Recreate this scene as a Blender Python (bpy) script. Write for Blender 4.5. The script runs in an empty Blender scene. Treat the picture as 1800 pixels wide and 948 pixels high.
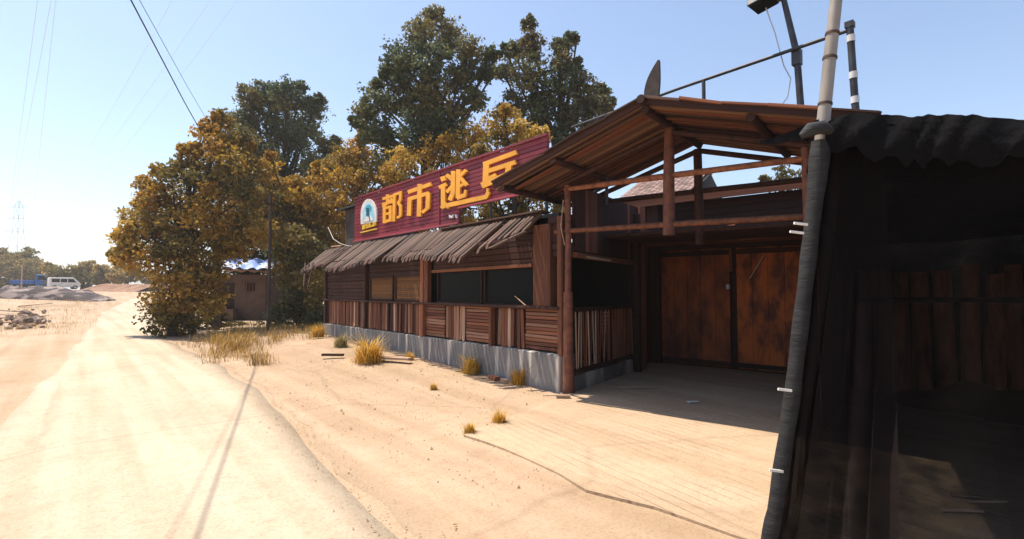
import bpy, bmesh, math, random
import numpy as np
from mathutils import Vector, Matrix
random.seed(7); rng = np.random.default_rng(7)
sc = bpy.context.scene
col = sc.collection
rad = math.radians

# ------------------------------------------------------------------ camera
F, HOR, EYE, AZ = 870.0, 511.0, 1.7, rad(41)        # focal length in photo pixels (1800 wide), horizon row, eye height, heading
PITCH = math.atan((HOR - 474) / F)
cam = bpy.data.cameras.new('camera'); camo = bpy.data.objects.new('camera', cam); col.objects.link(camo)
cam.sensor_width = 36; cam.lens = F / 1800 * 36; cam.clip_start = .05; cam.clip_end = 6000
camo.location = (0, 0, EYE); camo.rotation_euler = (math.pi / 2 + PITCH, 0, -AZ)
sc.camera = camo

# ------------------------------------------------------------------ sky, sun, exposure
SUN = Vector((-.19, .36, 1)).normalized()
w = bpy.data.worlds.new('World'); sc.world = w; w.use_nodes = True
nt = w.node_tree; bg = nt.nodes['Background']
sky = nt.nodes.new('ShaderNodeTexSky'); sky.sky_type = 'NISHITA'; sky.sun_disc = False
sky.sun_elevation = math.asin(SUN.z); sky.sun_rotation = math.atan2(SUN.x, SUN.y)
sky.air_density = 1.0; sky.dust_density = 1.0; sky.ozone_density = .7; sky.altitude = 50
nt.links.new(sky.outputs[0], bg.inputs[0]); bg.inputs[1].default_value = .135
sun = bpy.data.lights.new('sun', 'SUN'); sun.energy = 4.7; sun.angle = rad(.5); sun.color = (1, .89, .74)
suno = bpy.data.objects.new('sun', sun); col.objects.link(suno)
suno.rotation_euler = SUN.to_track_quat('Z', 'Y').to_euler(); suno.location = (0, 0, 30)
vs = sc.view_settings; vs.view_transform = 'Standard'; vs.look = 'None'; vs.exposure = .75; vs.gamma = 1; vs.use_curve_mapping = False
sc.cycles.max_bounces = 10; sc.cycles.diffuse_bounces = 8; sc.cycles.transparent_max_bounces = 12

# ------------------------------------------------------------------ survey helpers: the camera's own rays met with real planes of the place
fw = Vector((math.sin(AZ), math.cos(AZ), 0)); rt = Vector((math.cos(AZ), -math.sin(AZ), 0)); UP = Vector((0, 0, 1))
f2 = fw * math.cos(PITCH) + UP * math.sin(PITCH); u2 = -fw * math.sin(PITCH) + UP * math.cos(PITCH)
EYEP = Vector((0, 0, EYE))
def ray(x, y): return f2 + rt * ((x - 900) / F) + u2 * ((474 - y) / F)
def on_ground(x, y, z=0):
    d = ray(x, y); return EYEP + d * ((z - EYE) / d.z)
def on_x(x, y, X):
    d = ray(x, y); return EYEP + d * (X / d.x)
def at_depth(x, y, D): return EYEP + ray(x, y) * D
def sstep(a, b, t):
    t = min(1, max(0, (t - a) / (b - a))); return t * t * (3 - 2 * t)
# porch frame: front-left column foot, right-along-front, inward
PA = Vector((6.1, 5.6, 0)); E1 = Vector((.17, -.985, 0)).normalized(); E2 = Vector((.985, .17, 0)).normalized()
def PL(a, b, z): return PA + E1 * a + E2 * b + UP * z
def porch_plane(x, y, b):
    d = ray(x, y); o = PA + E2 * b; return EYEP + d * ((o - EYEP).dot(E2) / d.dot(E2))

def gh(x, y):
    near = .32 * sstep(5, 16, y) * sstep(3.0, 5.2, x) * (1 - sstep(60, 90, y))
    d = math.hypot(x, y)
    far = 1.9 * sstep(42, 100, d) * (sstep(-40, 0, y))
    return near + far

# ------------------------------------------------------------------ materials
MATS = {}
def mat(name, c1, c2=None, rough=.8, scale=(4, 4, 4), coord='Object', detail=5, bump=.15, bscale=None, rnd=.25, metal=0, spec=.3, lo=.35, hi=.65, bdist=.01):
    if name in MATS: return MATS[name]
    m = bpy.data.materials.new(name); m.use_nodes = True; n = m.node_tree.nodes; l = m.node_tree.links
    b = n['Principled BSDF']; b.inputs['Roughness'].default_value = rough; b.inputs['Metallic'].default_value = metal
    b.inputs['Specular IOR Level'].default_value = spec
    c2 = c2 or tuple(v * .6 for v in c1)
    tc = n.new('ShaderNodeTexCoord'); geo = n.new('ShaderNodeNewGeometry'); oi = n.new('ShaderNodeObjectInfo')
    mp = n.new('ShaderNodeMapping'); mp.inputs['Scale'].default_value = scale
    l.new(geo.outputs['Position'] if coord == 'World' else tc.outputs[coord], mp.inputs['Vector'])
    if coord != 'World':
        vm = n.new('ShaderNodeVectorMath'); vm.operation = 'SCALE'; vm.inputs[0].default_value = (37, 91, 53)
        l.new(oi.outputs['Random'], vm.inputs['Scale']); l.new(vm.outputs[0], mp.inputs['Location'])
    no = n.new('ShaderNodeTexNoise'); no.inputs['Scale'].default_value = 1; no.inputs['Detail'].default_value = detail; no.inputs['Roughness'].default_value = .62
    l.new(mp.outputs[0], no.inputs['Vector'])
    cr = n.new('ShaderNodeValToRGB'); cr.color_ramp.elements[0].position = lo; cr.color_ramp.elements[1].position = hi
    cr.color_ramp.elements[0].color = (*c1, 1); cr.color_ramp.elements[1].color = (*c2, 1)
    l.new(no.outputs['Fac'], cr.inputs[0])
    hs = n.new('ShaderNodeHueSaturation'); l.new(cr.outputs[0], hs.inputs['Color'])
    mr = n.new('ShaderNodeMapRange'); mr.inputs['To Min'].default_value = 1 - rnd; mr.inputs['To Max'].default_value = 1 + rnd
    l.new(oi.outputs['Random'], mr.inputs['Value']); l.new(mr.outputs[0], hs.inputs['Value'])
    l.new(hs.outputs[0], b.inputs['Base Color'])
    if bump:
        n2 = n.new('ShaderNodeTexNoise'); n2.inputs['Scale'].default_value = bscale or 3; n2.inputs['Detail'].default_value = 6
        l.new(mp.outputs[0], n2.inputs['Vector'])
        bp = n.new('ShaderNodeBump'); bp.inputs['Strength'].default_value = bump; bp.inputs['Distance'].default_value = bdist
        l.new(n2.outputs['Fac'], bp.inputs['Height']); l.new(bp.outputs[0], b.inputs['Normal'])
    MATS[name] = m; return m
def flat(name, c, rough=.6, metal=0, rnd=0): return mat(name, c, tuple(v * .8 for v in c), rough, (3, 3, 3), bump=.05, rnd=rnd, metal=metal)

W_SUN = mat('sun bleached brown wood', (.34, .19, .12), (.17, .08, .05), .8, (1.5, 12, 12), rnd=.35)
W_RED = mat('red brown weathered wood', (.24, .085, .045), (.085, .03, .018), .75, (1.5, 14, 14), rnd=.4)
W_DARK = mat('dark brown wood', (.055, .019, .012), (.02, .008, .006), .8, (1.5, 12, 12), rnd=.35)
W_MID = mat('brown wood', (.28, .105, .05), (.115, .042, .023), .75, (1.5, 12, 12), rnd=.35)
W_PALE = mat('pale bleached wood', (.5, .36, .26), (.26, .15, .1), .8, (1.5, 12, 12), rnd=.3)
W_GREY = mat('grey weathered bamboo', (.125, .07, .05), (.032, .017, .012), .7, (1.2, 10, 10), rnd=.6)
BAMB = mat('straw grey bamboo', (.33, .3, .27), (.18, .16, .14), .5, (6, 6, 1.2), rnd=.2)
ROOFU = mat('reddish bamboo strip', (.2, .066, .03), (.055, .018, .011), .7, (1.2, 12, 12), rnd=.65)
ROOFB = mat('tan weathered bamboo strip', (.2, .105, .06), (.07, .034, .022), .8, (1.2, 12, 12), rnd=.6)
FELT = mat('dark roofing felt', (.045, .05, .055), (.02, .02, .022), .9, (3, 3, 3), coord='World')
STEEL = mat('dark steel pipe', (.06, .065, .075), (.035, .03, .03), .5, (5, 5, 5), rnd=.1, metal=.3)
PALEST = flat('pale galvanised steel', (.55, .57, .6), .5)
WHITE = flat('white plastic', (.75, .73, .7), .5)
BLACKR = flat('black rubber', (.02, .02, .022), .6)
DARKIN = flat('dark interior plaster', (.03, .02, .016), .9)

def glass_dark():
    m = bpy.data.materials.new('dark window glass'); m.use_nodes = True; b = m.node_tree.nodes['Principled BSDF']
    b.inputs['Base Color'].default_value = (.008, .01, .011, 1); b.inputs['Roughness'].default_value = .25
    b.inputs['Specular IOR Level'].default_value = .03
    n = m.node_tree.nodes; no = n.new('ShaderNodeTexNoise'); no.inputs['Scale'].default_value = 3; bp = n.new('ShaderNodeBump'); bp.inputs['Strength'].default_value = .06
    m.node_tree.links.new(no.outputs[0], bp.inputs['Height']); m.node_tree.links.new(bp.outputs[0], b.inputs['Normal'])
    return m
GLASS = glass_dark()

def ground_mat(name, c1, c2, c3, groove=0, crack=.5):
    m = bpy.data.materials.new(name); m.use_nodes = True; n = m.node_tree.nodes; l = m.node_tree.links
    b = n['Principled BSDF']; b.inputs['Roughness'].default_value = .9; b.inputs['Specular IOR Level'].default_value = .2
    g = n.new('ShaderNodeNewGeometry')
    def noise(s, d=6, r=.6):
        q = n.new('ShaderNodeTexNoise'); q.inputs['Scale'].default_value = s; q.inputs['Detail'].default_value = d; q.inputs['Roughness'].default_value = r
        l.new(g.outputs['Position'], q.inputs['Vector']); return q
    a, f, t = noise(.35), noise(2.3, 8, .7), noise(38, 3)
    def ramp(src, p0, p1, ca, cb):
        r = n.new('ShaderNodeValToRGB'); r.color_ramp.elements[0].position = p0; r.color_ramp.elements[1].position = p1
        r.color_ramp.elements[0].color = (*ca, 1); r.color_ramp.elements[1].color = (*cb, 1); l.new(src, r.inputs[0]); return r
    def mix(fac, A, B, mode='MIX'):
        x = n.new('ShaderNodeMix'); x.data_type = 'RGBA'; x.blend_type = mode
        if isinstance(fac, float): x.inputs[0].default_value = fac
        else: l.new(fac, x.inputs[0])
        l.new(A, x.inputs[6]); l.new(B, x.inputs[7]); return x.outputs[2]
    base = ramp(a.outputs[0], .38, .62, c1, c2).outputs[0]
    k = (0, 0, 0); one = (1, 1, 1)
    c3n = n.new('ShaderNodeRGB'); c3n.outputs[0].default_value = (*c3, 1)
    base = mix(ramp(f.outputs[0], .52, .78, k, (.75, .75, .75)).outputs[0], base, c3n.outputs[0])
    sp = ramp(t.outputs[0], .28, .5, (.72, .68, .64), one).outputs[0]
    base = mix(.7, base, sp, 'MULTIPLY')
    # long streaks left by wheels and sweeping water
    mt = n.new('ShaderNodeMapping'); mt.inputs['Scale'].default_value = (2.6, .11, 1); l.new(g.outputs['Position'], mt.inputs['Vector'])
    tk = n.new('ShaderNodeTexNoise'); tk.inputs['Scale'].default_value = 1; tk.inputs['Detail'].default_value = 4; l.new(mt.outputs[0], tk.inputs['Vector'])
    base = mix(.8, base, ramp(tk.outputs[0], .4, .62, one, (.83, .79, .74)).outputs[0], 'MULTIPLY')
    st_ = noise(7, 6, .75); base = mix(.6, base, ramp(st_.outputs[0], .5, .72, one, (.8, .75, .68)).outputs[0], 'MULTIPLY')
    # hairline cracks
    if crack:
        wv = noise(1.2, 3); ad = n.new('ShaderNodeMix'); ad.data_type = 'VECTOR'; ad.inputs[0].default_value = .22
        l.new(g.outputs['Position'], ad.inputs[4]); l.new(wv.outputs['Color'], ad.inputs[5])
        vo = n.new('ShaderNodeTexVoronoi'); vo.feature = 'DISTANCE_TO_EDGE'; vo.inputs['Scale'].default_value = .3
        l.new(ad.outputs[1], vo.inputs['Vector'])
        cr = ramp(vo.outputs['Distance'], .0, .012, (1 - crack,) * 3, one).outputs[0]
        base = mix(1.0, base, cr, 'MULTIPLY')
    l.new(base, b.inputs['Base Color'])
    h = n.new('ShaderNodeMath'); h.operation = 'MULTIPLY_ADD'; h.inputs[1].default_value = .35; l.new(t.outputs[0], h.inputs[0]); l.new(f.outputs[0], h.inputs[2])
    src = h.outputs[0]
    if groove:
        mp = n.new('ShaderNodeMapping'); mp.inputs['Rotation'].default_value = (0, 0, rad(9.8)); l.new(g.outputs['Position'], mp.inputs['Vector'])
        wv = n.new('ShaderNodeTexWave'); wv.wave_type = 'BANDS'; wv.bands_direction = 'X'; wv.inputs['Scale'].default_value = 2.6; wv.inputs['Distortion'].default_value = .6; wv.inputs['Detail'].default_value = 3; wv.inputs['Detail Scale'].default_value = 1.2
        l.new(mp.outputs[0], wv.inputs['Vector'])
        gr = ramp(wv.outputs['Fac'], .0, .12, k, one)
        nz = noise(1.1, 2); gm = ramp(nz.outputs[0], .42, .6, k, one)
        mx = n.new('ShaderNodeMath'); mx.operation = 'MAXIMUM'; l.new(gr.outputs[0], mx.inputs[0]); l.new(gm.outputs[0], mx.inputs[1])
        h2 = n.new('ShaderNodeMath'); h2.operation = 'MULTIPLY_ADD'; h2.inputs[1].default_value = groove; l.new(mx.outputs[0], h2.inputs[0]); l.new(src, h2.inputs[2]); src = h2.outputs[0]
    bp = n.new('ShaderNodeBump'); bp.inputs['Strength'].default_value = .5; bp.inputs['Distance'].default_value = .02; l.new(src, bp.inputs['Height']); l.new(bp.outputs[0], b.inputs['Normal'])
    return m
ROADM = ground_mat('pale dusty concrete road', (.53, .44, .335), (.47, .385, .285), (.42, .335, .24), crack=.12)
FOREM = ground_mat('sandy concrete forecourt', (.455, .335, .235), (.39, .285, .19), (.33, .23, .15), crack=.14)
RAMPM = ground_mat('grooved concrete', (.48, .36, .25), (.43, .315, .215), (.36, .26, .17), groove=2.2, crack=.12)
DIRTM = ground_mat('sandy earth', (.45, .34, .24), (.4, .295, .2), (.33, .225, .14), crack=0)

# ------------------------------------------------------------------ object helpers
WM = {}
def tag(o, label=None, cat=None, group=None, kind=None):
    if label: o['label'] = label
    if cat: o['category'] = cat
    if group: o['group'] = group
    if kind: o['kind'] = kind
    return o
def adopt(o, parent, basis=None):
    basis = basis or Matrix.Identity(4)
    o.matrix_basis = basis
    if parent:
        o.parent = parent; o.matrix_parent_inverse = WM[parent.name].inverted()
    WM[o.name] = basis
    return o
def empty(name, loc, label, cat, group=None):
    o = bpy.data.objects.new(name, None); col.objects.link(o); o.empty_display_size = .2
    adopt(o, None, Matrix.Translation(Vector(loc))); return tag(o, label, cat, group)
class MB:
    def __init__(s): s.v = []; s.f = []; s.sm = []
    def add(s, vs, fs, smooth=False):
        k = len(s.v); s.v += [tuple(p) for p in vs]; s.f += [tuple(i + k for i in q) for q in fs]; s.sm += [smooth] * len(fs); return s
    def box(s, c, d):
        x, y, z = c; a, b, e = d[0] / 2, d[1] / 2, d[2] / 2
        return s.add([(x + i * a, y + j * b, z + k * e) for k in (-1, 1) for j in (-1, 1) for i in (-1, 1)], BOXF)
    def beam(s, p, q, wd, ht, up=UP):
        p, q = Vector(p), Vector(q); d = (q - p).normalized(); sd = d.cross(up)
        if sd.length < 1e-4: sd = d.cross(Vector((1, 0, 0)))
        sd.normalize(); u = sd.cross(d)
        return s.add([e + sd * (i * wd / 2) + u * (j * ht / 2) for e in (p, q) for j in (-1, 1) for i in (-1, 1)],
                     [(0, 2, 3, 1), (4, 5, 7, 6), (0, 1, 5, 4), (2, 6, 7, 3), (0, 4, 6, 2), (1, 3, 7, 5)])
    def tube(s, pts, rs, n=8, cap=True):
        pts = [Vector(p) for p in pts]; rs = rs if isinstance(rs, (list, tuple)) else [rs] * len(pts)
        V = []; m = len(pts); ref = None
        for i, p in enumerate(pts):
            d = (pts[min(i + 1, m - 1)] - pts[max(i - 1, 0)]).normalized()
            if ref is None: ref = d.orthogonal().normalized()
            a = (ref - d * ref.dot(d)).normalized(); ref = a; b = d.cross(a)
            V += [p + (a * math.cos(t) + b * math.sin(t)) * rs[i] for t in [2 * math.pi * k / n for k in range(n)]]
        Fs = [(i * n + k, i * n + (k + 1) % n, (i + 1) * n + (k + 1) % n, (i + 1) * n + k) for i in range(m - 1) for k in range(n)]
        s.add(V, Fs, True)
        if cap: s.add(V[:n], [tuple(range(n))[::-1]]); s.add(V[-n:], [tuple(range(n))])
        return s
    def prism(s, poly, off):
        n = len(poly); off = Vector(off); P = [Vector(p) for p in poly]
        return s.add(P + [p + off for p in P], [tuple(range(n))[::-1], tuple(range(n, 2 * n))] + [(i, (i + 1) % n, n + (i + 1) % n, n + i) for i in range(n)])
    def mesh(s, name, m):
        me = bpy.data.meshes.new(name); me.from_pydata(s.v, [], s.f)
        me.polygons.foreach_set('use_smooth', s.sm); me.materials.append(m); me.update(); return me
    def build(s, name, m, parent=None, bevel=0):
        o = bpy.data.objects.new(name, s.mesh(name, m)); col.objects.link(o); adopt(o, parent)
        if bevel:
            bv = o.modifiers.new('bevel', 'BEVEL'); bv.width = bevel; bv.segments = 1; bv.limit_method = 'ANGLE'
        return o
BOXF = [(0, 2, 3, 1), (4, 5, 7, 6), (0, 1, 5, 4), (2, 6, 7, 3), (0, 4, 6, 2), (1, 3, 7, 5)]
UNIT = {}
def unit(kind, m):
    k = (kind, m.name)
    if k not in UNIT:
        if kind == 'stick': b = MB().tube([(-.5, 0, 0), (-.17, .0, .06), (.17, .0, -.04), (.5, 0, 0)], [.5, .47, .5, .46], 7)
        else:               # a plank with eased edges
            e = .08; b = MB(); r = [(-.5, -.5 + e), (-.5 + e, -.5), (.5 - e, -.5), (.5, -.5 + e), (.5, .5 - e), (.5 - e, .5), (-.5 + e, .5), (-.5, .5 - e)]
            b.prism([(-.5, y, z) for y, z in r], (1, 0, 0))
        UNIT[k] = b.mesh(kind, m)
    return UNIT[k]
def piece(name, p, q, wd, ht, m, parent, up=UP, kind='plank'):
    """one slat / plank / pole from p to q, sharing its mesh with its like"""
    p, q = Vector(p), Vector(q); d = q - p; L = d.length; x = d / L; y = Vector(up).cross(x)
    if y.length < 1e-4: y = Vector((1, 0, 0)).cross(x)
    y.normalize(); z = x.cross(y)
    o = bpy.data.objects.new(name, unit(kind, m)); col.objects.link(o)
    B = Matrix(((x.x * L, y.x * wd, z.x * ht, 0), (x.y * L, y.y * wd, z.y * ht, 0), (x.z * L, y.z * wd, z.z * ht, 0), (0, 0, 0, 1))); B.translation = (p + q) / 2
    return adopt(o, parent, B)
def sheet(name, rows, m, parent=None, smooth=True, thick=0):
    """grid of points -> mesh"""
    R, Cn = len(rows), len(rows[0]); b = MB()
    b.add([p for r in rows for p in r], [(i * Cn + j, i * Cn + j + 1, (i + 1) * Cn + j + 1, (i + 1) * Cn + j) for i in range(R - 1) for j in range(Cn - 1)], smooth)
    o = b.build(name, m, parent)
    if thick: s = o.modifiers.new('solid', 'SOLIDIFY'); s.thickness = thick; s.offset = -1
    return o
def rj(a): return random.uniform(-a, a)

# ================================================================== SETTING
def spread(n, lim, k): return [math.sinh(k * (2 * i / (n - 1) - 1)) / math.sinh(k) * lim for i in range(n)]
gx = spread(170, 2500, 7.5); gy = spread(170, 2500, 7.5)
def on_road(x, y): return lerp_pts(RL, y) - .1 < x < lerp_pts(RR, y) + .1
RL = [(-14, -2.2), (0, -1.4), (9, -.75), (14, -.35), (25, .1), (49, 1.26), (65, 3.6), (85, 9), (110, 20)]
RR = [(-14, 1.5), (0, 1.6), (3.7, 1.69), (6, 1.97), (9, 2.3), (13.2, 2.4), (25, 2.16), (45, 4.2), (63, 7.6), (85, 13), (110, 24)]
def lerp_pts(P, y):
    for (a, u), (b, v) in zip(P, P[1:]):
        if y <= b: return u + (v - u) * (y - a) / (b - a)
    return P[-1][1]
tag(sheet('ground', [[(x, y, gh(x, y) - (.008 if x < 2.9 and math.hypot(x, y) < 35 else .05)) for x in gx] for y in gy], DIRTM), kind='structure')
rows = []
for i in range(140):
    y = -14 + 124 * (i / 139) ** 1.6; a, b = lerp_pts(RL, y) + .05 * math.sin(y * .9) + .03 * math.sin(y * 2.3 + 1), lerp_pts(RR, y) + .05 * math.sin(y * 2.1) + .03 * math.sin(y * 6.7)
    rows.append([(a + (b - a) * t / 8, y, gh(a + (b - a) * t / 8, y) + .003 + .02 * math.sin(math.pi * t / 8)) for t in range(9)])
tag(sheet('road', rows, ROADM, thick=.05), kind='structure')
rows = []
for i in range(60):
    y = -12 + 26.5 * i / 59; a = lerp_pts(RR, y) + .10 + .06 * math.sin(y * 2.1 + .5) + .04 * math.sin(y * 5.3)
    b = 6.4 if y > 5.7 else 12
    if y > 9: b = 6.4 - (y - 9) * .12
    rows.append([(a + (b - a) * t / 20, y, gh(a + (b - a) * t / 20, y) + .002 + .006 * math.sin(3.1 * y + t)) for t in range(21)])
tag(sheet('forecourt', rows, FOREM, thick=.05), kind='structure')
# driveway slab in front of the gate
dpx = [(985, 700), (815, 768), (850, 779), (885, 792), (930, 812), (985, 838), (1030, 866), (1085, 880), (1150, 896)]
poly = [on_ground(*p) for p in dpx] + [Vector((3.45, 1.2, 0)), Vector((3.6, .2, 0)), PL(5.2, 3.9, 0), PL(3.6, 4.4, 0), PL(-.35, 4.4, 0), PL(-.2, .05, 0)]
poly = [Vector((p.x, p.y, .024)) for p in poly]
tag(MB().prism(poly, (0, 0, -.08)).build('driveway', RAMPM), kind='structure')

# ------------------------------------------------------------------ foliage helpers
def leaf_mat(name, trans=.35):
    m = bpy.data.materials.new(name); m.use_nodes = True; n = m.node_tree.nodes; l = m.node_tree.links
    for q in list(n):
        if q.type == 'BSDF_PRINCIPLED': n.remove(q)
    a = n.new('ShaderNodeAttribute'); a.attribute_name = 'Col'
    d = n.new('ShaderNodeBsdfPrincipled'); d.inputs['Roughness'].default_value = .55; d.inputs['Specular IOR Level'].default_value = .35; t = n.new('ShaderNodeBsdfTranslucent'); x = n.new('ShaderNodeMixShader'); x.inputs[0].default_value = trans
    l.new(a.outputs['Color'], d.inputs['Base Color']); l.new(a.outputs['Color'], t.inputs['Color'])
    l.new(d.outputs[0], x.inputs[1]); l.new(t.outputs[0], x.inputs[2])
    l.new(x.outputs[0], n['Material Output'].inputs['Surface']); return m
LEAF = leaf_mat('leaf', .42); GRASSM = leaf_mat('dry grass blade', .3)
BARK = mat('bark', (.09, .06, .045), (.035, .024, .018), .9, (3, 3, 3), coord='World', bump=.5)
def leaves_obj(name, P, S, C, parent, m=LEAF, flatness=.0):
    """P centres (n,3), S sizes (n), C colours (n,3): one folded pointed leaf per centre"""
    n = len(P)
    d = rng.normal(size=(n, 3)); d[:, 2] -= .3; d /= np.linalg.norm(d, axis=1)[:, None]
    r = rng.normal(size=(n, 3)); r[:, 2] *= (1 - flatness); s = np.cross(d, r); s /= np.linalg.norm(s, axis=1)[:, None] + 1e-9
    u = np.cross(s, d); S = S[:, None]
    a = P - d * S * .5; b = P + d * S * .55; c = P + s * S * .34 + u * S * .12; e = P - s * S * .34 + u * S * .12
    V = np.stack([a, c, b, e], 1).reshape(-1, 3)
    me = bpy.data.meshes.new(name); me.vertices.add(4 * n); me.vertices.foreach_set('co', V.ravel().astype(np.float32))
    idx = np.arange(n)[:, None] * 4; T = np.concatenate([idx + [0, 1, 2], idx + [0, 2, 3]], 1).reshape(-1)
    me.loops.add(6 * n); me.loops.foreach_set('vertex_index', T.astype(np.int32))
    me.polygons.add(2 * n); me.polygons.foreach_set('loop_start', (np.arange(2 * n) * 3).astype(np.int32)); me.polygons.foreach_set('loop_total', np.full(2 * n, 3, np.int32))
    me.update(calc_edges=True); me.validate()
    at = me.color_attributes.new('Col', 'FLOAT_COLOR', 'POINT'); C4 = np.concatenate([np.repeat(C, 4, 0), np.ones((4 * n, 1))], 1)
    at.data.foreach_set('color', C4.ravel().astype(np.float32)); me.materials.append(m)
    o = bpy.data.objects.new(name, me); col.objects.link(o); return adopt(o, parent)
ORANGE = [(.46, .275, .035), (.4, .22, .028), (.54, .36, .075), (.26, .18, .035)]
OLIVE = [(.15, .125, .035), (.24, .165, .04), (.11, .105, .035)]
GREEN = [(.09, .12, .055), (.13, .15, .065), (.07, .1, .055), (.2, .165, .055)]
def tree(name, label, D, clumps, trunk_px, palette, dens=1.0, leaf=.15, jit=.35, group=None, cat='tree', limb=.09, pal2=None, split=None, base=None):
    """clumps: (px, py, radius px, [depth offset]) surveyed at distance D; every clump becomes a ball of twigs and leaves, fed by a limb"""
    k = F / D
    foot = base or (lambda q: Vector((q.x, q.y, gh(q.x, q.y))))(at_depth(trunk_px, HOR, D))
    root = empty(name, foot, label, cat, group)
    cs = []
    for c in clumps:
        dd = c[3] if len(c) > 3 else rj(jit * c[2] / k * 2.2)
        cs.append((at_depth(c[0], c[1], D + dd), c[2] / k))
    for c, r in list(cs):                       # side sprays that break up the outline
        if random.random() < .75:
            v = Vector((rj(1), rj(1), rj(.9))).normalized(); cs.append((c + v * r * random.uniform(.8, 1.15), r * random.uniform(.3, .5)))
    zmin = min(c.z - r for c, r in cs); zmax = max(c.z for c, r in cs)
    cen = sum((c for c, r in cs), Vector()) / len(cs)
    # trunk rising to the crown's heart
    fork = foot + (Vector((cen.x, cen.y, foot.z)) - foot) * .35; fork.z = foot.z + max(.5, (cen.z - foot.z) * .55)
    mid = foot.lerp(fork, .5) + Vector((rj(.15), rj(.15), 0))
    top = Vector((cen.x, cen.y, cen.z + (zmax - cen.z) * .55))
    b = MB(); R = limb * 1.9
    b.tube([foot - UP * .1, foot + UP * .25, mid, fork, fork.lerp(top, .5) + Vector((rj(.3), rj(.3), 0)), top], [R * 1.35, R, R * .9, R * .8, R * .45, R * .12], 9)
    for c, r in cs:
        t = random.uniform(.0, .75); s = fork.lerp(top, t) if c.z > fork.z else mid.lerp(fork, random.random())
        m1 = s.lerp(c, .5) + Vector((rj(.25), rj(.25), .15 + rj(.2))) * (r * .8)
        b.tube([s, m1, c, c + (c - m1).normalized() * r * .55], [limb * .7, limb * .45, limb * .25, limb * .06], 6)
        for j in range(4):
            e = c + Vector((rj(1), rj(1), rj(1))).normalized() * r * .85
            b.tube([m1.lerp(c, random.uniform(.3, 1)), c.lerp(e, .5) + Vector((0, 0, r * .08)), e], [limb * .22, limb * .14, limb * .04], 5)
    b.build('trunk', BARK, root)
    P, S, C = [], [], []
    for c, r in cs:
        rr = r; ntw = int(34 * dens)
        tw = rng.normal(size=(ntw, 3)); tw /= np.linalg.norm(tw, axis=1)[:, None]; tw *= (rng.random(ntw) ** .45)[:, None] * rr * np.array([1, 1, .92])
        pal = palette
        if pal2 and split and c.z > split: pal = pal2
        cb = np.array(pal[rng.integers(len(pal))])
        for t in tw:
            q = int(rng.integers(30, 52) * max(.3, min(2.2, (rr / 1.1) ** 1.3)))
            sg = rr * rng.uniform(.10, .22)
            pp = np.clip(rng.normal(size=(q, 3)), -1.9, 1.9) * sg * np.array([1, 1, .7]) + t + np.array(c)
            cc = cb * .6 + .4 * np.array(pal[rng.integers(len(pal))])
            P.append(pp); S.append(leaf * .84 * rng.uniform(.45, 1.3, q) * rng.uniform(.8, 1.15)); C.append(cc[None] * rng.uniform(.7, 1.3, (q, 1)) * (1 + rng.uniform(-.08, .08, (q, 3))))
    leaves_obj('crown', np.concatenate(P), np.concatenate(S), np.concatenate(C), root)
    return root
def grass_blades(name, spots, m, parent=None, cols=((.48, .28, .06), (.34, .22, .06), (.55, .36, .1), (.25, .15, .05))):
    """spots: (x, y, spread, n, height)"""
    V, T, C = [], [], []
    for (x, y, sp, n, h) in spots:
        for i in range(n):
            a = random.gauss(0, sp * .5); b_ = random.gauss(0, sp * .5); hh = h * random.uniform(.4, 1.2) * math.exp(-.5 * (a * a + b_ * b_) / (sp * sp))
            z = gh(x + a, y + b_) - .01 if parent is None else 0
            p = Vector((x + a, y + b_, z)); th = random.uniform(0, 6.28); ln = Vector((math.cos(th), math.sin(th), 0)) * hh * random.uniform(.1, 1.0)
            s = Vector((-math.sin(th), math.cos(th), 0)) * (.003 + hh * .011); k = len(V)
            V += [p - s, p + s, p + ln * .35 + UP * hh * .6 + s * .8, p + ln * .35 + UP * hh * .6 - s * .8, p + ln + UP * hh]
            T += [(k, k + 1, k + 2, k + 3), (k + 3, k + 2, k + 4)]
            c = random.choice(cols); v = random.uniform(.6, 1.25); C += [(c[0] * v, c[1] * v, c[2] * v, 1)] * 5
    me = bpy.data.meshes.new(name); me.from_pydata([tuple(v) for v in V], [], T); me.materials.append(m)
    at = me.color_attributes.new('Col', 'FLOAT_COLOR', 'POINT'); at.data.foreach_set('color', np.array(C, np.float32).ravel()); me.update()
    o = bpy.data.objects.new(name, me); col.objects.link(o); return o

# ================================================================== RESTAURANT BUILDING (facade plane X = XF)
XF = 6.06
B = empty('roadside_restaurant', (XF, 11, 0), 'long low timber restaurant with bamboo canopy and grey concrete plinth', 'restaurant')
def fy(px, py=511): return on_x(px, py, XF).y
Y0, Y1 = 5.72, fy(572)
PLT, SILL, WTOP = .63, 1.40, 2.95
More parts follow.
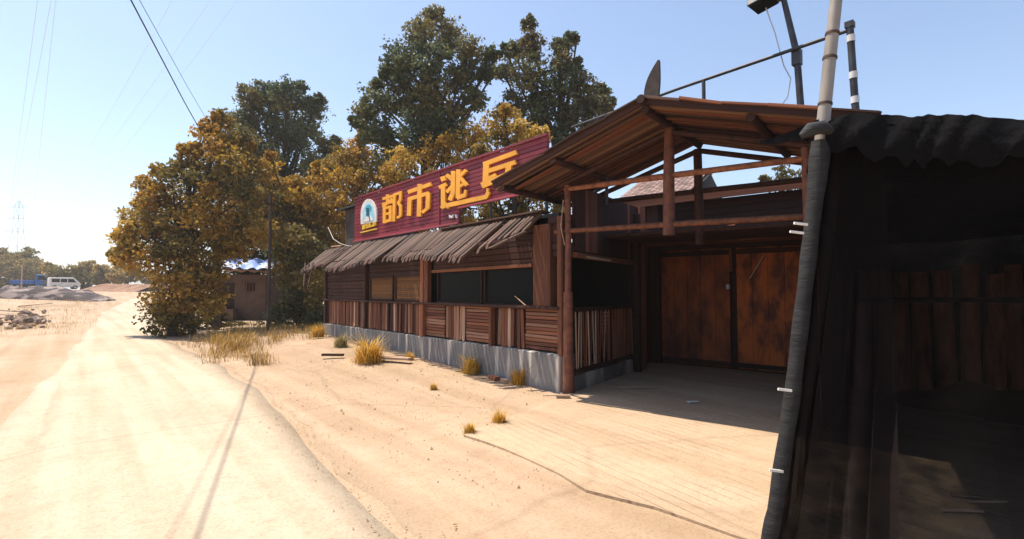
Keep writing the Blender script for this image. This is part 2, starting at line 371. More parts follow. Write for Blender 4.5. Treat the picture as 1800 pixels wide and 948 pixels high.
# plinth
def plinth_mat():
    m = mat('grey rendered concrete with pale drips', (.19, .18, .17), (.11, .108, .108), .85, (1.5, 1.5, 1.5), coord='World', bump=.2)
    n = m.node_tree.nodes; l = m.node_tree.links; b = n['Principled BSDF']; src = b.inputs['Base Color'].links[0].from_socket
    g = n.new('ShaderNodeNewGeometry'); mp = n.new('ShaderNodeMapping'); mp.inputs['Scale'].default_value = (1, 5.5, .5); l.new(g.outputs['Position'], mp.inputs['Vector'])
    no = n.new('ShaderNodeTexNoise'); no.inputs['Scale'].default_value = 1; no.inputs['Detail'].default_value = 3; l.new(mp.outputs[0], no.inputs['Vector'])
    cr = n.new('ShaderNodeValToRGB'); cr.color_ramp.elements[0].position = .56; cr.color_ramp.elements[1].position = .68; l.new(no.outputs[0], cr.inputs[0])
    x = n.new('ShaderNodeMix'); x.data_type = 'RGBA'; l.new(cr.outputs[0], x.inputs[0]); l.new(src, x.inputs[6]); x.inputs[7].default_value = (.5, .46, .41, 1); l.new(x.outputs[2], b.inputs['Base Color']); return m
PLM = plinth_mat()
MB().box((XF + .14, (Y0 + Y1) / 2, PLT / 2 - .1), (.4, Y1 - Y0, PLT + .2)).build('plinth', PLM, B, .015)
# shell: back wall, end walls, roof, floor
MB().box((9.3, (Y0 + Y1) / 2 + .5, 1.4), (.15, Y1 - Y0 - .6, 3.0)).build('back_wall', DARKIN, B)
MB().box((7.7, Y1 - .1, 1.4), (3.0, .15, 3.0)).build('end_wall', W_DARK, B)
MB().box((7.72, 11.3, .55), (2.9, Y1 - 6.3, .1)).build('floor', DARKIN, B)
MB().prism([(XF + .02, Y0 + .06, 2.97), (XF + .02, Y1 + .1, 2.92), (9.45, Y1 + .1, 3.1), (9.45, 6.6, 3.1)], (0, 0, .06)).build('roof', FELT, B)
# lower cladding between plinth and sill: panels of upright or level slats on a dark backing board
MB().box((XF + .12, (Y0 + Y1) / 2, (PLT + SILL) / 2), (.06, Y1 - Y0 - .02, SILL - PLT - .02)).build('backing_board', W_DARK, B)
zones = [(570, 643, 'v', .5), (645, 682, 'v', .4), (684, 741, 'v', .6), (747, 780, 'h', 0), (782, 815, 'v', .5), (817, 863, 'h', 0), (867, 919, 'v', .75), (921, 984, 'h', 0)]
for (pa, pb, kind, bright) in zones:
    ya, yb = fy(pb), fy(pa)
    pn = MB().box((XF + .075, (ya + yb) / 2, (PLT + SILL) / 2), (.02, yb - ya - .03, SILL - PLT - .05)).build('wall_panel', W_DARK, B)
    if kind == 'v':
        n = max(5, int((yb - ya) / .095)); st = (yb - ya) / n
        for i in range(n):
            if random.random() < .08: continue
            y = ya + st * (i + .5); mm = random.choice([W_RED, W_RED, W_MID, W_SUN, W_DARK] + ([W_PALE] if random.random() < bright * .5 else []))
            piece('slat', (XF + .045 + rj(.008), y + rj(.012), PLT + .02 + rj(.02)), (XF + .045 + rj(.01), y + rj(.02), SILL - .03 + rj(.015)), st * .86, .025, mm, pn, up=(1, 0, 0))
    else:
        n = 11; st = (SILL - PLT - .04) / n
        for i in range(n):
            z = PLT + .03 + st * (i + .5)
            piece('slat', (XF + .045, ya + .01 + rj(.01), z + rj(.006)), (XF + .045 + rj(.006), yb - .01 + rj(.01), z + rj(.006)), .024, st * .8, random.choice([W_MID, W_RED, W_RED, W_SUN]), pn)
# posts
for px, wd, top in [(574, .12, WTOP), (644, .1, WTOP), (744, .14, WTOP), (865, .07, SILL), (987, .1, WTOP), (751.5, .17, WTOP)]:
    y = fy(px); z0 = SILL if px == 751.5 else PLT
    piece('post', (XF - .0, y, z0), (XF, y, top), wd, .12, W_MID if px > 740 else W_DARK, B, up=(1, 0, 0))
ya, yb = fy(969), fy(939)
piece('pillar', (XF + .06, (ya + yb) / 2, SILL + .03), (XF + .06, (ya + yb) / 2, WTOP), yb - ya, .2, mat('orange brown wood pillar', (.15, .05, .022), (.07, .026, .014), .7, (1.5, 10, 10), rnd=0), B, up=(1, 0, 0))
piece('pillar', (XF + .05, fy(988), SILL), (XF + .05, fy(988), WTOP), .1, .14, W_DARK, B, up=(1, 0, 0))
MB().box((XF - .01, (Y0 + Y1) / 2, SILL + .0), (.16, Y1 - Y0 + .02, .05)).build('sill', W_DARK, B, .01)
MB().box((XF + .03, (Y0 + Y1) / 2, WTOP - .05), (.14, Y1 - Y0, .12)).build('wall_plate', W_DARK, B, .01)
# upper wall of level boards, far bay
def boards(pa, pb, z0, z1, m, n, name='board', xoff=.02):
    ya, yb = fy(pb), fy(pa); st = (z1 - z0) / n
    bk = MB().box((XF + xoff + .05, (ya + yb) / 2, (z0 + z1) / 2), (.03, yb - ya, z1 - z0)).build('wall_panel', W_DARK, B)
    for i in range(n):
        z = z0 + st * (i + .5); piece(name, (XF + xoff + rj(.006), ya + .01, z + rj(.008)), (XF + xoff + rj(.006), yb - .01, z + rj(.008)), .028, st * .88, m, bk)
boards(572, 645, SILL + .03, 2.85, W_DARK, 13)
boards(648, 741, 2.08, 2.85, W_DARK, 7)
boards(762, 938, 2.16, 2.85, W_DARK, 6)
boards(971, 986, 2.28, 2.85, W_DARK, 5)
# two reed shutters
REED = mat('brown reed blind', (.2, .095, .035), (.11, .05, .02), .8, (1.5, 10, 10), rnd=.2)
for pa, pb in [(649, 691), (693, 740)]:
    ya, yb = fy(pb) + .04, fy(pa) - .04; z0, z1 = SILL + .06, 2.05
    s = MB().box((XF + .06, (ya + yb) / 2, (z0 + z1) / 2), (.02, yb - ya, z1 - z0)).build('shutter', REED, B)
    for i in range(12):
        z = z0 + (z1 - z0) * (i + .5) / 12; piece('slat', (XF + .04, ya + .03, z), (XF + .04, yb - .03, z), .02, (z1 - z0) / 12 * .8, REED, s)
    for p, q in [((ya, z0), (ya, z1)), ((yb, z0), (yb, z1)), ((ya, z0), (yb, z0)), ((ya, z1), (yb, z1))]:
        piece('frame', (XF + .02, *p), (XF + .02, *q), .05, .05, W_DARK, s, up=(1, 0, 0))
# the wide dark window, two panes
for pa, pb in [(763, 841), (845, 937)]:
    ya, yb = fy(pb) + .02, fy(pa) - .02; z0, z1 = SILL + .03, 2.14
    g = MB().box((XF + .12, (ya + yb) / 2, (z0 + z1) / 2), (.008, yb - ya, z1 - z0)).build('window', GLASS, B)
    for p, q in [((ya, z0), (ya, z1)), ((yb, z0), (yb, z1)), ((ya, z0), (yb, z0)), ((ya, z1), (yb, z1))]:
        piece('frame', (XF + .1, *p), (XF + .1, *q), .045, .05, W_DARK, g, up=(1, 0, 0))
piece('window_head', (XF - .02, fy(938), 2.15), (XF - .02, fy(762), 2.13), .08, .06, W_MID, B)
piece('stick', (XF - .03, fy(925), 1.44), (XF - .0, fy(905), 1.6), .02, .02, W_PALE, B, kind='stick')
# return side towards the porch: low wall, railing of sticks, dark opening above
c0, c1 = PL(.05, .12, 0), PL(-.12, 2.9, 0)
MB().prism([c0 + Vector((0, 0, -.05)), c1 + Vector((0, 0, -.05)), c1 - E1 * .2 + Vector((0, 0, -.05)), c0 - E1 * .2 + Vector((0, 0, -.05))], (0, 0, .34)).build('side_plinth', PLM, B, .01)
d = (c1 - c0).normalized()
rail = MB().beam(c0 + UP * .36, c1 + UP * .36, .07, .06).beam(c0 + UP * 1.38, c1 + UP * 1.38, .08, .07).build('railing', W_DARK, B)
n = 30; L = (c1 - c0).length
for i in range(n):
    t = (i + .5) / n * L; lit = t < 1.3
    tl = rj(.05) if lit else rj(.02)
    m = random.choice([W_PALE, W_PALE, W_MID, W_RED]) if lit else random.choice([W_MID, W_RED, W_DARK])  # paler wood at the near end stands in for sun on the sticks
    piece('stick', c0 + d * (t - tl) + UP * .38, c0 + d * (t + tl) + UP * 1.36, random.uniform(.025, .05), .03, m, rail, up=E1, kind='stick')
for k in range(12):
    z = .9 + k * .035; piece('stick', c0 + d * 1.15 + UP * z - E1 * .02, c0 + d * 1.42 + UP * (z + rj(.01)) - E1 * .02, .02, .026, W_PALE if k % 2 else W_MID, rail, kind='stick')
for b_, wd, m in [(2.92, .2, W_RED)]:
    piece('post', c0 + d * b_, c0 + d * b_ + UP * 3.5, wd, wd, m, B, up=(1, 0, 0))
piece('lintel', c0 + UP * 2.3, c1 + UP * 2.28, .09, .09, W_MID, B)
ow = MB().beam(c0 - E1 * .02 + UP * 2.92, c1 - E1 * .02 + UP * 2.92, .04, 1.14).build('upper_panel', W_DARK, B)
for i in range(24):
    t = (i + .5) / 24 * L; piece('plank', c0 + d * t + E1 * .03 + UP * (2.36 + rj(.01)), c0 + d * t + E1 * .03 + UP * (3.46 + rj(.02)), L / 24 * .9, .02, random.choice([W_DARK, W_DARK, W_RED]), ow, up=E1)
piece('sunlit_bar', c0 + d * .35 + UP * 2.27 + E1 * .08, c0 + d * 1.25 + UP * 2.27 + E1 * .08, .05, .05, W_PALE, B, kind='stick')  # bar below the lintel, pale wood stands in for sunlight on it
# ---- canopy of split bamboo over the facade
cy0, cy1 = fy(951), fy(569)
CT, CE = Vector((XF + .05, 0, 3.04)), Vector((5.2, 0, 2.36))
can = MB().beam((XF + .04, cy0, 2.98), (XF + .04, cy1, 2.96), .07, .07).beam((5.5, cy0, 2.56), (5.5, cy1, 2.5), .06, .06).build('canopy', W_DARK, B)
y = cy0 + .05; i = 0; bunch = 0; blen = 1; bsk = 0; bdr = 0
while y < cy1 + .1:
    far = (y - cy0) / (cy1 - cy0)
    if bunch <= 0: bunch = random.randint(5, 13); blen = random.uniform(.72, 1.05); bsk = rj(.14); bdr = rj(.06); bstep = rj(.014)
    bunch -= 1; blen += bstep
    ln = blen + rj(.05); skew = bsk + rj(.025)
    if y < cy0 + 1.0: ln *= .45 + .5 * (y - cy0)               # broken stretch beside the porch
    if y > cy1 - .9: skew += -.25 + rj(.25); ln *= random.uniform(.7, 1.15)
    a = Vector((CT.x, y, CT.z + rj(.012) - .05 * far)); e = Vector((CT.x + (CE.x - CT.x) * ln, y + skew, CT.z - .05 * far + (CE.z - CT.z) * ln + bdr + rj(.015)))
    if random.random() > .07: piece('bamboo_pole', a, e, random.uniform(.075, .1), random.uniform(.07, .085), W_GREY, can, kind='stick')
    y += random.uniform(.095, .125); i += 1
for (yy, s, ln) in [(fy(590), -.15, .75), (fy(575), -.5, .7), (fy(582), -.3, .6)]:
    piece('bamboo_pole', (5.35, yy, 2.52), (5.15, yy + s, 2.52 - ln), .045, .045, W_GREY, can, kind='stick')
piece('bamboo_pole', (5.25, fy(925), 2.42), (5.75, fy(948), 2.72), .06, .06, W_GREY, can, kind='stick')
piece('bamboo_pole', (5.9, fy(608), 3.05), (5.9, fy(590) , 3.08), .05, .05, W_PALE, can, kind='stick')
piece('ridge_board', (XF + .1, cy0, 3.1), (XF + .1, cy0 + 3.2, 3.08), .3, .03, W_GREY, can)

# rooftop cabin behind the sign's left end
CB = empty('rooftop_cabin', (8, 16.4, 2.95), 'small dark grey lean-to cabin behind the left end of the red sign', 'cabin')
GREYW = mat('dark grey sheet wall', (.09, .075, .068), (.05, .04, .036), .85, (2, 2, 2), coord='World')
cy = 15.45; MB().prism([(7.2, cy, 2.9), (7.2, cy, 4.62), (9.0, cy, 4.9), (9.0, cy, 2.9)], (0, 2.1, 0)).build('wall', GREYW, CB)
MB().prism([(7.0, cy - .2, 4.61), (7.0, cy - .2, 4.68), (9.2, cy - .2, 5.0), (9.2, cy - .2, 4.93)], (0, 2.5, 0)).build('roof', FELT, CB)

# ================================================================== SIGNBOARD (plane X = XS)
XS = 6.7
def sp(px, py): return on_x(px, py, XS)
S_ = empty('signboard', (XS, 11, 2.98), 'long maroon slatted signboard with big orange characters above the canopy', 'sign')
MAROON = mat('maroon painted slat', (.26, .018, .036), (.13, .01, .022), .55, (1, .7, 1.6), coord='World', rnd=.2, spec=.4, lo=.3, hi=.7)
PINKE = mat('faded maroon trim', (.42, .08, .1), (.3, .05, .06), .6, (1, 8, 8), rnd=.1)
ORG = flat('orange letter acrylic', (.92, .42, .035), .4)
ORGD = flat('yellow letter acrylic', (.85, .55, .06), .4)
yl, yj, yb2, yr = sp(623, 352).y, sp(772, 330).y, sp(806, 380).y, sp(961, 235).y
ZT, ZB, ZB2 = 4.69, 3.31, 3.67
for (a, b, zb) in [(yl, yj + .01, ZB), (yj - .01, yb2, ZB), (yb2, yr, ZB2)]:
    pn = MB().box((XS + .06, (a + b) / 2, (ZT + zb) / 2), (.02, abs(a - b), ZT - zb)).build('backing_panel', MAROON, S_)
    n = 13 if zb == ZB else 10; st = (ZT - zb - .02) / n
    for i in range(n):
        z = zb + .01 + st * (i + .5); piece('slat', (XS + .03, a - .003, z), (XS + .03, b + .003, z), .03, st * .86, MAROON, pn)
piece('trim', (XS, yl + .02, ZT + .02), (XS, yr - .02, ZT + .02), .06, .05, MAROON, S_)
piece('trim', (XS, yl + .02, ZB - .01), (XS, yb2, ZB - .01), .06, .05, PINKE, S_)
piece('trim', (XS, yb2, ZB2 - .01), (XS, yr, ZB2 - .01), .06, .05, PINKE, S_)
piece('trim', (XS + .02, yj, ZB), (XS + .02, yj, ZT), .05, .05, MAROON, S_)
for y in (yl - .4, yj, (yj + yr) / 2, yr + .15):
    piece('support_post', (XS + .14, y, 2.95), (XS + .14, y, ZT - .05), .05, .05, STEEL, S_)
def strokes(name, L, conv, xo=.03, th=.05, m=ORG, parent=S_, tf=None):
    """every stroke a bar (or dot) raised from the slats"""
    b = MB()
    for st in L:
        wd = st[-1]; P = [conv(*p) for p in st[:-1]]
        if tf: P = [tf(p) for p in P]
        for p, q in zip(P, P[1:]):
            a = math.hypot(q[0] - p[0], q[1] - p[1]) or 1; dx, dy = (q[0] - p[0]) / a, (q[1] - p[1]) / a; h = wd(p) / 2 if callable(wd) else wd / 2
            ex = h * .25
            quad = [(p[0] - dx * ex - dy * h, p[1] - dy * ex + dx * h), (q[0] + dx * ex - dy * h, q[1] + dy * ex + dx * h), (q[0] + dx * ex + dy * h, q[1] + dy * ex - dx * h), (p[0] - dx * ex + dy * h, p[1] - dy * ex - dx * h)]
            W = [sp(*u) for u in quad]; b.prism([(XS + .012, v.y, v.z) for v in W], (-th - random.random() * .003, 0, 0))
    return b.build(name, m, parent)
cA = lambda x, y: (610 + x / 9.482, 330 + y / 9.482)
c4 = lambda x, y: (600 + x / 4.31, 220 + y / 4.31)
cB = lambda x, y: (740 + x / 5.925, 240 + y / 5.925)
DU = [((615, 190), (775, 142), 4.6), ((692, 122), (692, 270), 5), ((608, 282), (785, 232), 4.6), ((770, 190), (618, 322), 4.4), ((638, 330), (638, 590), 5), ((738, 308), (738, 560), 5),
      ((628, 352), (748, 318), 4.2), ((640, 452), (738, 422), 3.8), ((638, 575), (738, 540), 5), ((808, 112), (796, 560), 4.8), ((800, 122), (918, 82), 4.6), ((908, 82), (905, 200), (872, 262), 4.6), ((872, 262), (908, 310), (908, 470), 4.6), ((908, 470), (852, 506), 4)]
SHI = [((602, 452), (596, 690), 7.4), ((516, 508), (682, 450), 6.4), ((526, 556), (520, 685), 7), ((520, 562), (668, 518), 6.4), ((666, 518), (662, 632), 7), ((662, 632), (622, 662), 5)]
TAO = [((236, 425), (246, 458), 8.4), ((205, 532), (272, 500), 6), ((242, 515), (242, 745), 7.4), ((225, 745), (272, 702), 6), ((262, 712), (300, 735), 7), ((275, 722), (690, 632), 7.6), ((688, 636), (712, 585), 6.6), ((706, 590), (706, 545), 4),
       ((348, 368), (344, 590), (312, 662), 7.4), ((402, 352), (396, 640), 7.4), ((278, 405), (330, 450), 5.6), ((282, 580), (336, 520), 5.6), ((476, 358), (420, 412), 5.6), ((424, 432), (482, 510), 5.6), ((392, 642), (470, 612), 7), ((468, 615), (476, 562), 4.6), ((420, 520), (470, 490), 4.6)]
BING = [((668, 292), (1000, 170), 7.6), ((692, 285), (684, 500), 10), ((715, 362), (992, 272), 7.4), ((928, 300), (914, 412), 9.5), ((650, 512), (960, 385), 10.5), ((700, 445), (790, 400), 5)]
for nm, L, cv in [('character_du', DU, cA), ('character_shi', SHI, c4), ('character_tao', TAO, cB), ('character_bing', BING, cB)]:
    strokes('sign_character', L, cv)
strokes('small_lettering', [((306, 820), (315, 852), (325, 830), (335, 852), (346, 818), 1.3), ((374, 816), (380, 850), 1.6)], cB, m=WHITE)
# the emblem: white arch, blue disc, dark walker, yellow caption
def disc(name, pts, m, x, parent): 
    return MB().prism([(XS + .012, sp(*cA(*p)).y, sp(*cA(*p)).z) for p in pts], (-x, 0, 0)).build(name, m, parent)
def arch(cx, top, bot, wd, sk=0, n=18):
    h = wd / 2; P = []
    for i in range(n + 1):
        t = math.pi * i / n; P.append((cx - h * math.cos(t) * (1 - .12 * math.sin(t)), top + (bot - top) * .62 * (1 - math.sin(t)) - sk * math.cos(t) * .5))
    return [(cx - h * .98, bot + sk)] + P + [(cx + h * .98, bot - sk)]
em = disc('emblem', arch(375, 190, 592, 268, 22), WHITE, .045, S_)
SKYB = flat('pale blue emblem paint', (.35, .68, .82), .5); TEAL = flat('teal emblem paint', (.07, .4, .52), .5); NAVY = flat('navy emblem paint', (.02, .1, .17), .5)
disc('emblem_ring', arch(378, 255, 560, 190, 15), SKYB, .05, em)
disc('emblem_disc', [(378 + 52 * math.cos(t) , 350 + 62 * math.sin(t) - 8 * math.cos(t)) for t in [6.283 * k / 18 for k in range(18)]], TEAL, .055, em)
disc('emblem_peak', [(300, 575), (345, 470), (375, 500), (400, 455), (450, 545)], WHITE, .058, em)
strokes('emblem_figure', [((366, 345), (368, 400), 4), ((366, 395), (352, 470), 2.4), ((368, 395), (392, 480), 2.4), ((392, 480), (405, 560), 1.2), ((362, 360), (345, 410), 1.6)], cA, th=.063, m=NAVY, parent=em)
for k, (L, cv, bb) in enumerate([(DU, cA, (642, 336, 708, 394)), (SHI, c4, (719, 322, 759, 382)), (TAO, cB, (774, 299, 862, 367)), (BING, cB, (848, 266, 909, 330))]):
    x0 = 242 + k * 66; y0 = 625 - k * 17
    tf = lambda p, bb=bb, x0=x0, y0=y0: (610 + (x0 + 58 * min(1, (p[0] - bb[0]) / (bb[2] - bb[0]))) / 9.482, 330 + (y0 + 85 * (p[1] - bb[1]) / (bb[3] - bb[1]) - 8) / 9.482)
    strokes('caption_character', [(*s[:-1], 1.15) for s in L], cv, m=ORGD, parent=em, tf=tf, th=.045)
strokes('caption_bar', [((238, 752), (505, 690), 2)], cA, m=ORGD, parent=em)
# loose white cable at the sign's foot
tag(MB().tube([(6.4, 17.1, 3.9), (6.4, 16.6, 3.45), (6.4, 16.0, 3.25), (6.3, 15.2, 3.12), (6.2, 14.6, 3.06)], .009, 6).build('hanging_cable', WHITE), 'thin white cable sagging past the left foot of the red sign', 'cable')

# ================================================================== PIPE FRAME, FLOODLIGHT POST
PF = empty('pipe_frame', (6.84, 4, 3.9), 'thin dark pipe rail running above the porch roof', 'pipe rail')
XP = 6.84
def pp(px, py): return on_x(px, py, XP)
zr = 4.79
ya, yb = pp(1500, 60).y, pp(1005, 215).y
MB().tube([(XP, yb, zr - .04), (XP, (ya + yb) / 2, zr + .01), (XP, ya, zr + .02)], .024, 8).build('rail', STEEL, PF)
for px, zb in [(1237, 4.05), (1065, 3.2)]: 
    y = pp(px, 160).y; MB().tube([(XP, y, zb), (XP, y, zr)], .028, 8).build('post', STEEL, PF)
y = pp(1503, 60).y
jp = MB().tube([(XP, y + .0, 3.6), (XP, y + .02, 3.9), (XP, y + .05, zr + .06)], .04, 8).build('end_post', STEEL, PF)
for z in (3.95, 4.25, 4.7): MB().tube([(XP, y + .01 + (z - 3.6) * .03, z - .04), (XP, y + .01 + (z - 3.6) * .03, z + .04)], .046, 8).build('joint_sleeve', WHITE, jp)
MB().box((XP, y + .05, zr + .08), (.09, .09, .07)).build('cap', STEEL, PF)
FL = empty('floodlight_post', (6.9, 2.2, 3.4), 'dark floodlight post leaning above the porch roof, cut by the top edge', 'floodlight')
q0, q1, q2 = pp(1408, 195) - Vector((0, 0, .5)), pp(1397, 92), pp(1374, -4)
q0.y = pp(1408, 195).y; 
for q in (q0, q1, q2): q.x += .07
MB().tube([q0, q1, q2], [.045, .042, .035], 8).build('post', STEEL, FL)
MB().box((q1.x, q1.y, q1.z - .05), (.1, .1, .2)).build('clamp', STEEL, FL)
hd = MB().prism([q2 + Vector((-.25, .05, .02)), q2 + Vector((-.25, .38, -.02)), q2 + Vector((-.2, .38, .14)), q2 + Vector((-.2, -.05, .2))], (.34, 0, .02)).build('lamp_head', STEEL, FL, .01)
MB().prism([q2 + Vector((-.22, .08, .015)), q2 + Vector((-.22, .35, -.025)), q2 + Vector((.05, .35, -.02)), q2 + Vector((.05, .08, .02))], (0, 0, -.015)).build('lens', GLASS, hd)
lw = [q2 + Vector((-.02, .22, -.02)), q2 + Vector((0, .12, -.4)), q1 + Vector((0, .16, -.1)), q1 + Vector((0, .08, -.3)), q0 + Vector((0, .18, .75)), q0 + Vector((0, .45, .45))]
MB().tube(lw, .008, 5).build('lamp_cable', PALEST, FL)

# ================================================================== PORCH
GD_ = 4.2
P_ = empty('gate_porch', PL(1.7, 0, 0), 'open gabled timber porch with bamboo strip roof before the gate', 'porch')
RA = 1.76; FO, RO = -.86, 1.32; ZR, ZE = 4.17, 3.40; EL, ER = -.88, 4.25      # ridge position, front/rear overhang, heights, eaves
def zroof(a): return ZR - (ZR - ZE) * (abs(a - RA) / (RA - EL if a < RA else ER - RA))
COLM = mat('red brown porch post', (.19, .07, .04), (.09, .035, .022), .65, (1.5, 10, 10), rnd=.15)
for a in (0, 3.47):
    c = MB().tube([PL(a, 0, -.05), PL(a, 0, .1), PL(a, 0, .9), PL(a, 0, 1.68)], [.115, .1, .09, .082], 10).tube([PL(a, 0, 1.66), PL(a + .01, 0, 2.5), PL(a, 0, 3.46)], [.06, .055, .052], 8).build('column', COLM, P_)
MB().tube([PL(RA - .03, 0, 2.5), PL(RA - .02, 0, 3.3), PL(RA, 0, 4.06)], [.085, .08, .07], 10).build('king_post', COLM, P_)
MB().tube([PL(RA, 1.25, 2.45), PL(RA - .02, 1.25, 4.03)], [.075, .07], 8).build('king_post', W_DARK, P_)
for b_, z0, z1, r in [(0, 3.40, 3.32, .042), (0, 2.70, 2.60, .04), (1.25, 3.36, 3.3, .04), (1.25, 2.72, 2.66, .035)]:
    MB().tube([PL(-.25 if z0 < 3 else -.05, b_, z0), PL(1.6, b_, (z0 + z1) / 2 + .01), PL(3.7, b_, z1)], [r, r * 1.1, r * .95], 8).build('cross_beam', W_MID if b_ == 0 else W_DARK, P_)
MB().tube([PL(-.12, .1, 2.62), PL(-.15, 1.2, 2.64)], .03, 6).build('tie', W_MID, P_)
for a, dz in [(RA, -.07), (EL + .15, -.06), (EL + 1.15, -.06), (ER - .2, -.06), (ER - 1.2, -.06)]:
    MB().tube([PL(a, FO + .02, zroof(a) + dz), PL(a, RO - .02, zroof(a) + dz)], [.055, .05], 8).build('purlin', W_DARK, P_)
for b_ in (0, 1.25):
    for s in (0, 1):
        a1 = -.2 if s == 0 else 3.7
        MB().tube([PL(RA, b_, ZR - .16), PL(a1, b_, zroof(a1) - .14)], .045, 7).build('rafter', W_DARK, P_)
MB().tube([PL(-.05, 2.7, 0), PL(-.05, 2.7, 3.3)], .1, 8).build('rear_post', W_DARK, P_)
for s in (0, 1):
    a_e = EL if s == 0 else ER
    up = (PL(RA, 0, ZR) - PL(a_e, 0, ZE)).cross(E2)
    slope = MB().prism([PL(RA, FO + .03, ZR + .045), PL(a_e, FO + .03, ZE + .045), PL(a_e, RO, ZE + .045), PL(RA, RO, ZR + .045)], (0, 0, .03)).build('roof_slope', FELT, P_)
    b_ = FO
    while b_ < RO:
        wd = random.uniform(.05, .085); e = a_e + (-1 if s == 0 else 1) * random.uniform(-.13, .1)
        piece('bamboo_strip', PL(RA, b_ + wd / 2 + rj(.012), ZR + rj(.016)), PL(e, b_ + wd / 2 + rj(.03), zroof(a_e) + rj(.02)), wd, .03, random.choice([ROOFU, ROOFU, ROOFB, ROOFB, W_DARK]), slope, up=up)
        b_ += wd * 1.16
    b_ = FO - .02
    piece('verge_board', PL(RA + (.02 if s else -.02), b_, ZR + .03), PL(a_e, b_, ZE + .03), .04, .10, W_DARK, slope)
    for k in range(5):
        u, v = k / 5, (k + 1) / 5; ua, va = RA + (a_e - RA) * u, RA + (a_e - RA) * v
        piece('verge_board', PL(ua, b_ - .03 + rj(.02), ZR + (ZE - ZR) * u + .075 + rj(.012)), PL(va, b_ - .03 + rj(.02), ZR + (ZE - ZR) * v + .075 + rj(.018)), .06, .03 + rj(.008), random.choice([W_GREY, W_DARK, W_MID]), slope)
sw_ = MB().prism([PL(-.32, 2.95, 0), PL(-.42, GD_ + .05, 0), PL(-.47, GD_ + .05, 0), PL(-.37, 2.95, 0)], (0, 0, 3.3)).build('added_side_screen', W_DARK, P_)  # screen added to keep sun off the floor beside the gate
for i in range(8): c = 3.02 + 1.16 * i / 7.5; piece('plank', PL(-.30 - .1 * i / 8, c, .02), PL(-.30 - .1 * i / 8, c, 3.28), .14, .03, random.choice([W_DARK, W_RED]), sw_, up=E1)
# low plank ceiling between the porch and the gate
dk = MB().prism([PL(-.2, 1.3, 2.72), PL(3.9, 1.3, 2.70), PL(3.9, GD_ - .1, 2.74), PL(-.2, GD_ - .1, 2.76)], (0, 0, .03)).build('lower_ceiling', W_DARK, P_)
for i in range(16):
    c = 1.32 + (GD_ - .15 - 1.32) * (i + .5) / 16; piece('plank', PL(-.2 + rj(.04), c, 2.705 + rj(.006)), PL(3.88 + rj(.04), c, 2.685 + rj(.006)), .165, .025, random.choice([W_DARK, W_DARK, W_RED]), dk)
# ridge log end and horn
MB().tube([PL(RA, FO - .12, ZR + .03), PL(RA, RO, ZR - .03)], .06, 9).build('ridge_log', W_DARK, P_)
b = MB(); hp = []
for i in range(9):
    t = i / 8; c = PL(RA + .04 + .11 * t ** 2.2 + .01, FO + .12, ZR + .02 + .56 * t); wd = .085 * (1 - t ** 2.6) * (1 + .25 * math.sin(t * 2.6)) + .008
    hp.append([c - E1 * wd - E2 * .025, c + E1 * wd - E2 * .025, c + E1 * wd + E2 * .025, c - E1 * wd + E2 * .025])
b.add([p for r in hp for p in r], [(i * 4 + k, i * 4 + (k + 1) % 4, i * 4 + 4 + (k + 1) % 4, i * 4 + 4 + k) for i in range(8) for k in range(4)] + [(0, 3, 2, 1), (32, 33, 34, 35)])
b.build('ridge_horn', mat('mossy dark wood', (.065, .05, .042), (.028, .022, .02), .8, (8, 8, 8)), P_)
MB().tube([PL(-.02, -.1, 3.2), PL(-.05, -.13, 2.75), PL(-.02, -.06, 2.45)], .008, 5).build('loose_wire', W_PALE, P_)
piece('stick', PL(-.18, .02, 2.72), PL(-.06, .02, 2.44), .045, .03, W_PALE, P_)

# ================================================================== GATE WALL
G_ = empty('gate_wall', PL(1.3, 4.2, 0), 'dark timber gate wall with two rusty orange brown gate leaves', 'gate')
GD = 4.2
def ga(px): return (porch_plane(px, 511, GD) - PA).dot(E1)
a0, am, a1, a2 = ga(1164), ga(1284), ga(1296), ga(1296) + (ga(1284) - ga(1164))
RUST = mat('rusty orange brown gate sheet', (.48, .115, .02), (.13, .034, .015), .65, (3.2, 3.2, 1.6), coord='World', bump=.25, lo=.4, hi=.58, rnd=.2)
RUSTD = mat('dull brown gate sheet', (.34, .085, .022), (.1, .03, .017), .7, (2.6, 2.6, 1.2), coord='World', bump=.25, lo=.36, hi=.62, rnd=.12)
for (p, q, m, sw) in [(a0, am, RUSTD, 0), (a1, a2, RUST, .0)]:
    lf = MB().beam(PL((p + q) / 2, GD, .06), PL((p + q) / 2, GD, 2.62), .03, q - p, up=E1).build('gate_leaf', m, G_)
    n = 5
    for i in range(n):
        c = p + (q - p) * (i + .5) / n
        piece('plank', PL(c, GD - .035 + rj(.003), .1 + rj(.01)), PL(c, GD - .035 + rj(.003), 2.58), (q - p) / n * .975, .035, m, lf, up=E2)
    for z in (.14, 2.52): piece('rail', PL(p, GD - .065, z), PL(q, GD - .065, z), .03, .1, W_DARK, lf)
piece('door_bar', PL(a1 + .28, GD - .1, 1.95), PL(a1 + .55, GD - .1, 2.4), .07, .03, W_PALE, G_)
MB().box(PL(am - .02, GD - .09, 1.78), (.06, .06, .1)).build('latch', PALEST, G_)
piece('gate_post', PL(a0 - .11, GD - .02, 0), PL(a0 - .11, GD - .02, 3.7), .2, .16, W_DARK, G_, up=E1)
piece('gate_post', PL(a2 + .11, GD - .02, 0), PL(a2 + .11, GD - .02, 3.7), .2, .16, W_DARK, G_, up=E1)
piece('gate_post', PL(am + .02, GD - .0, 2.1), PL(am + .02, GD, 2.68), .09, .08, W_MID, G_, up=E1)
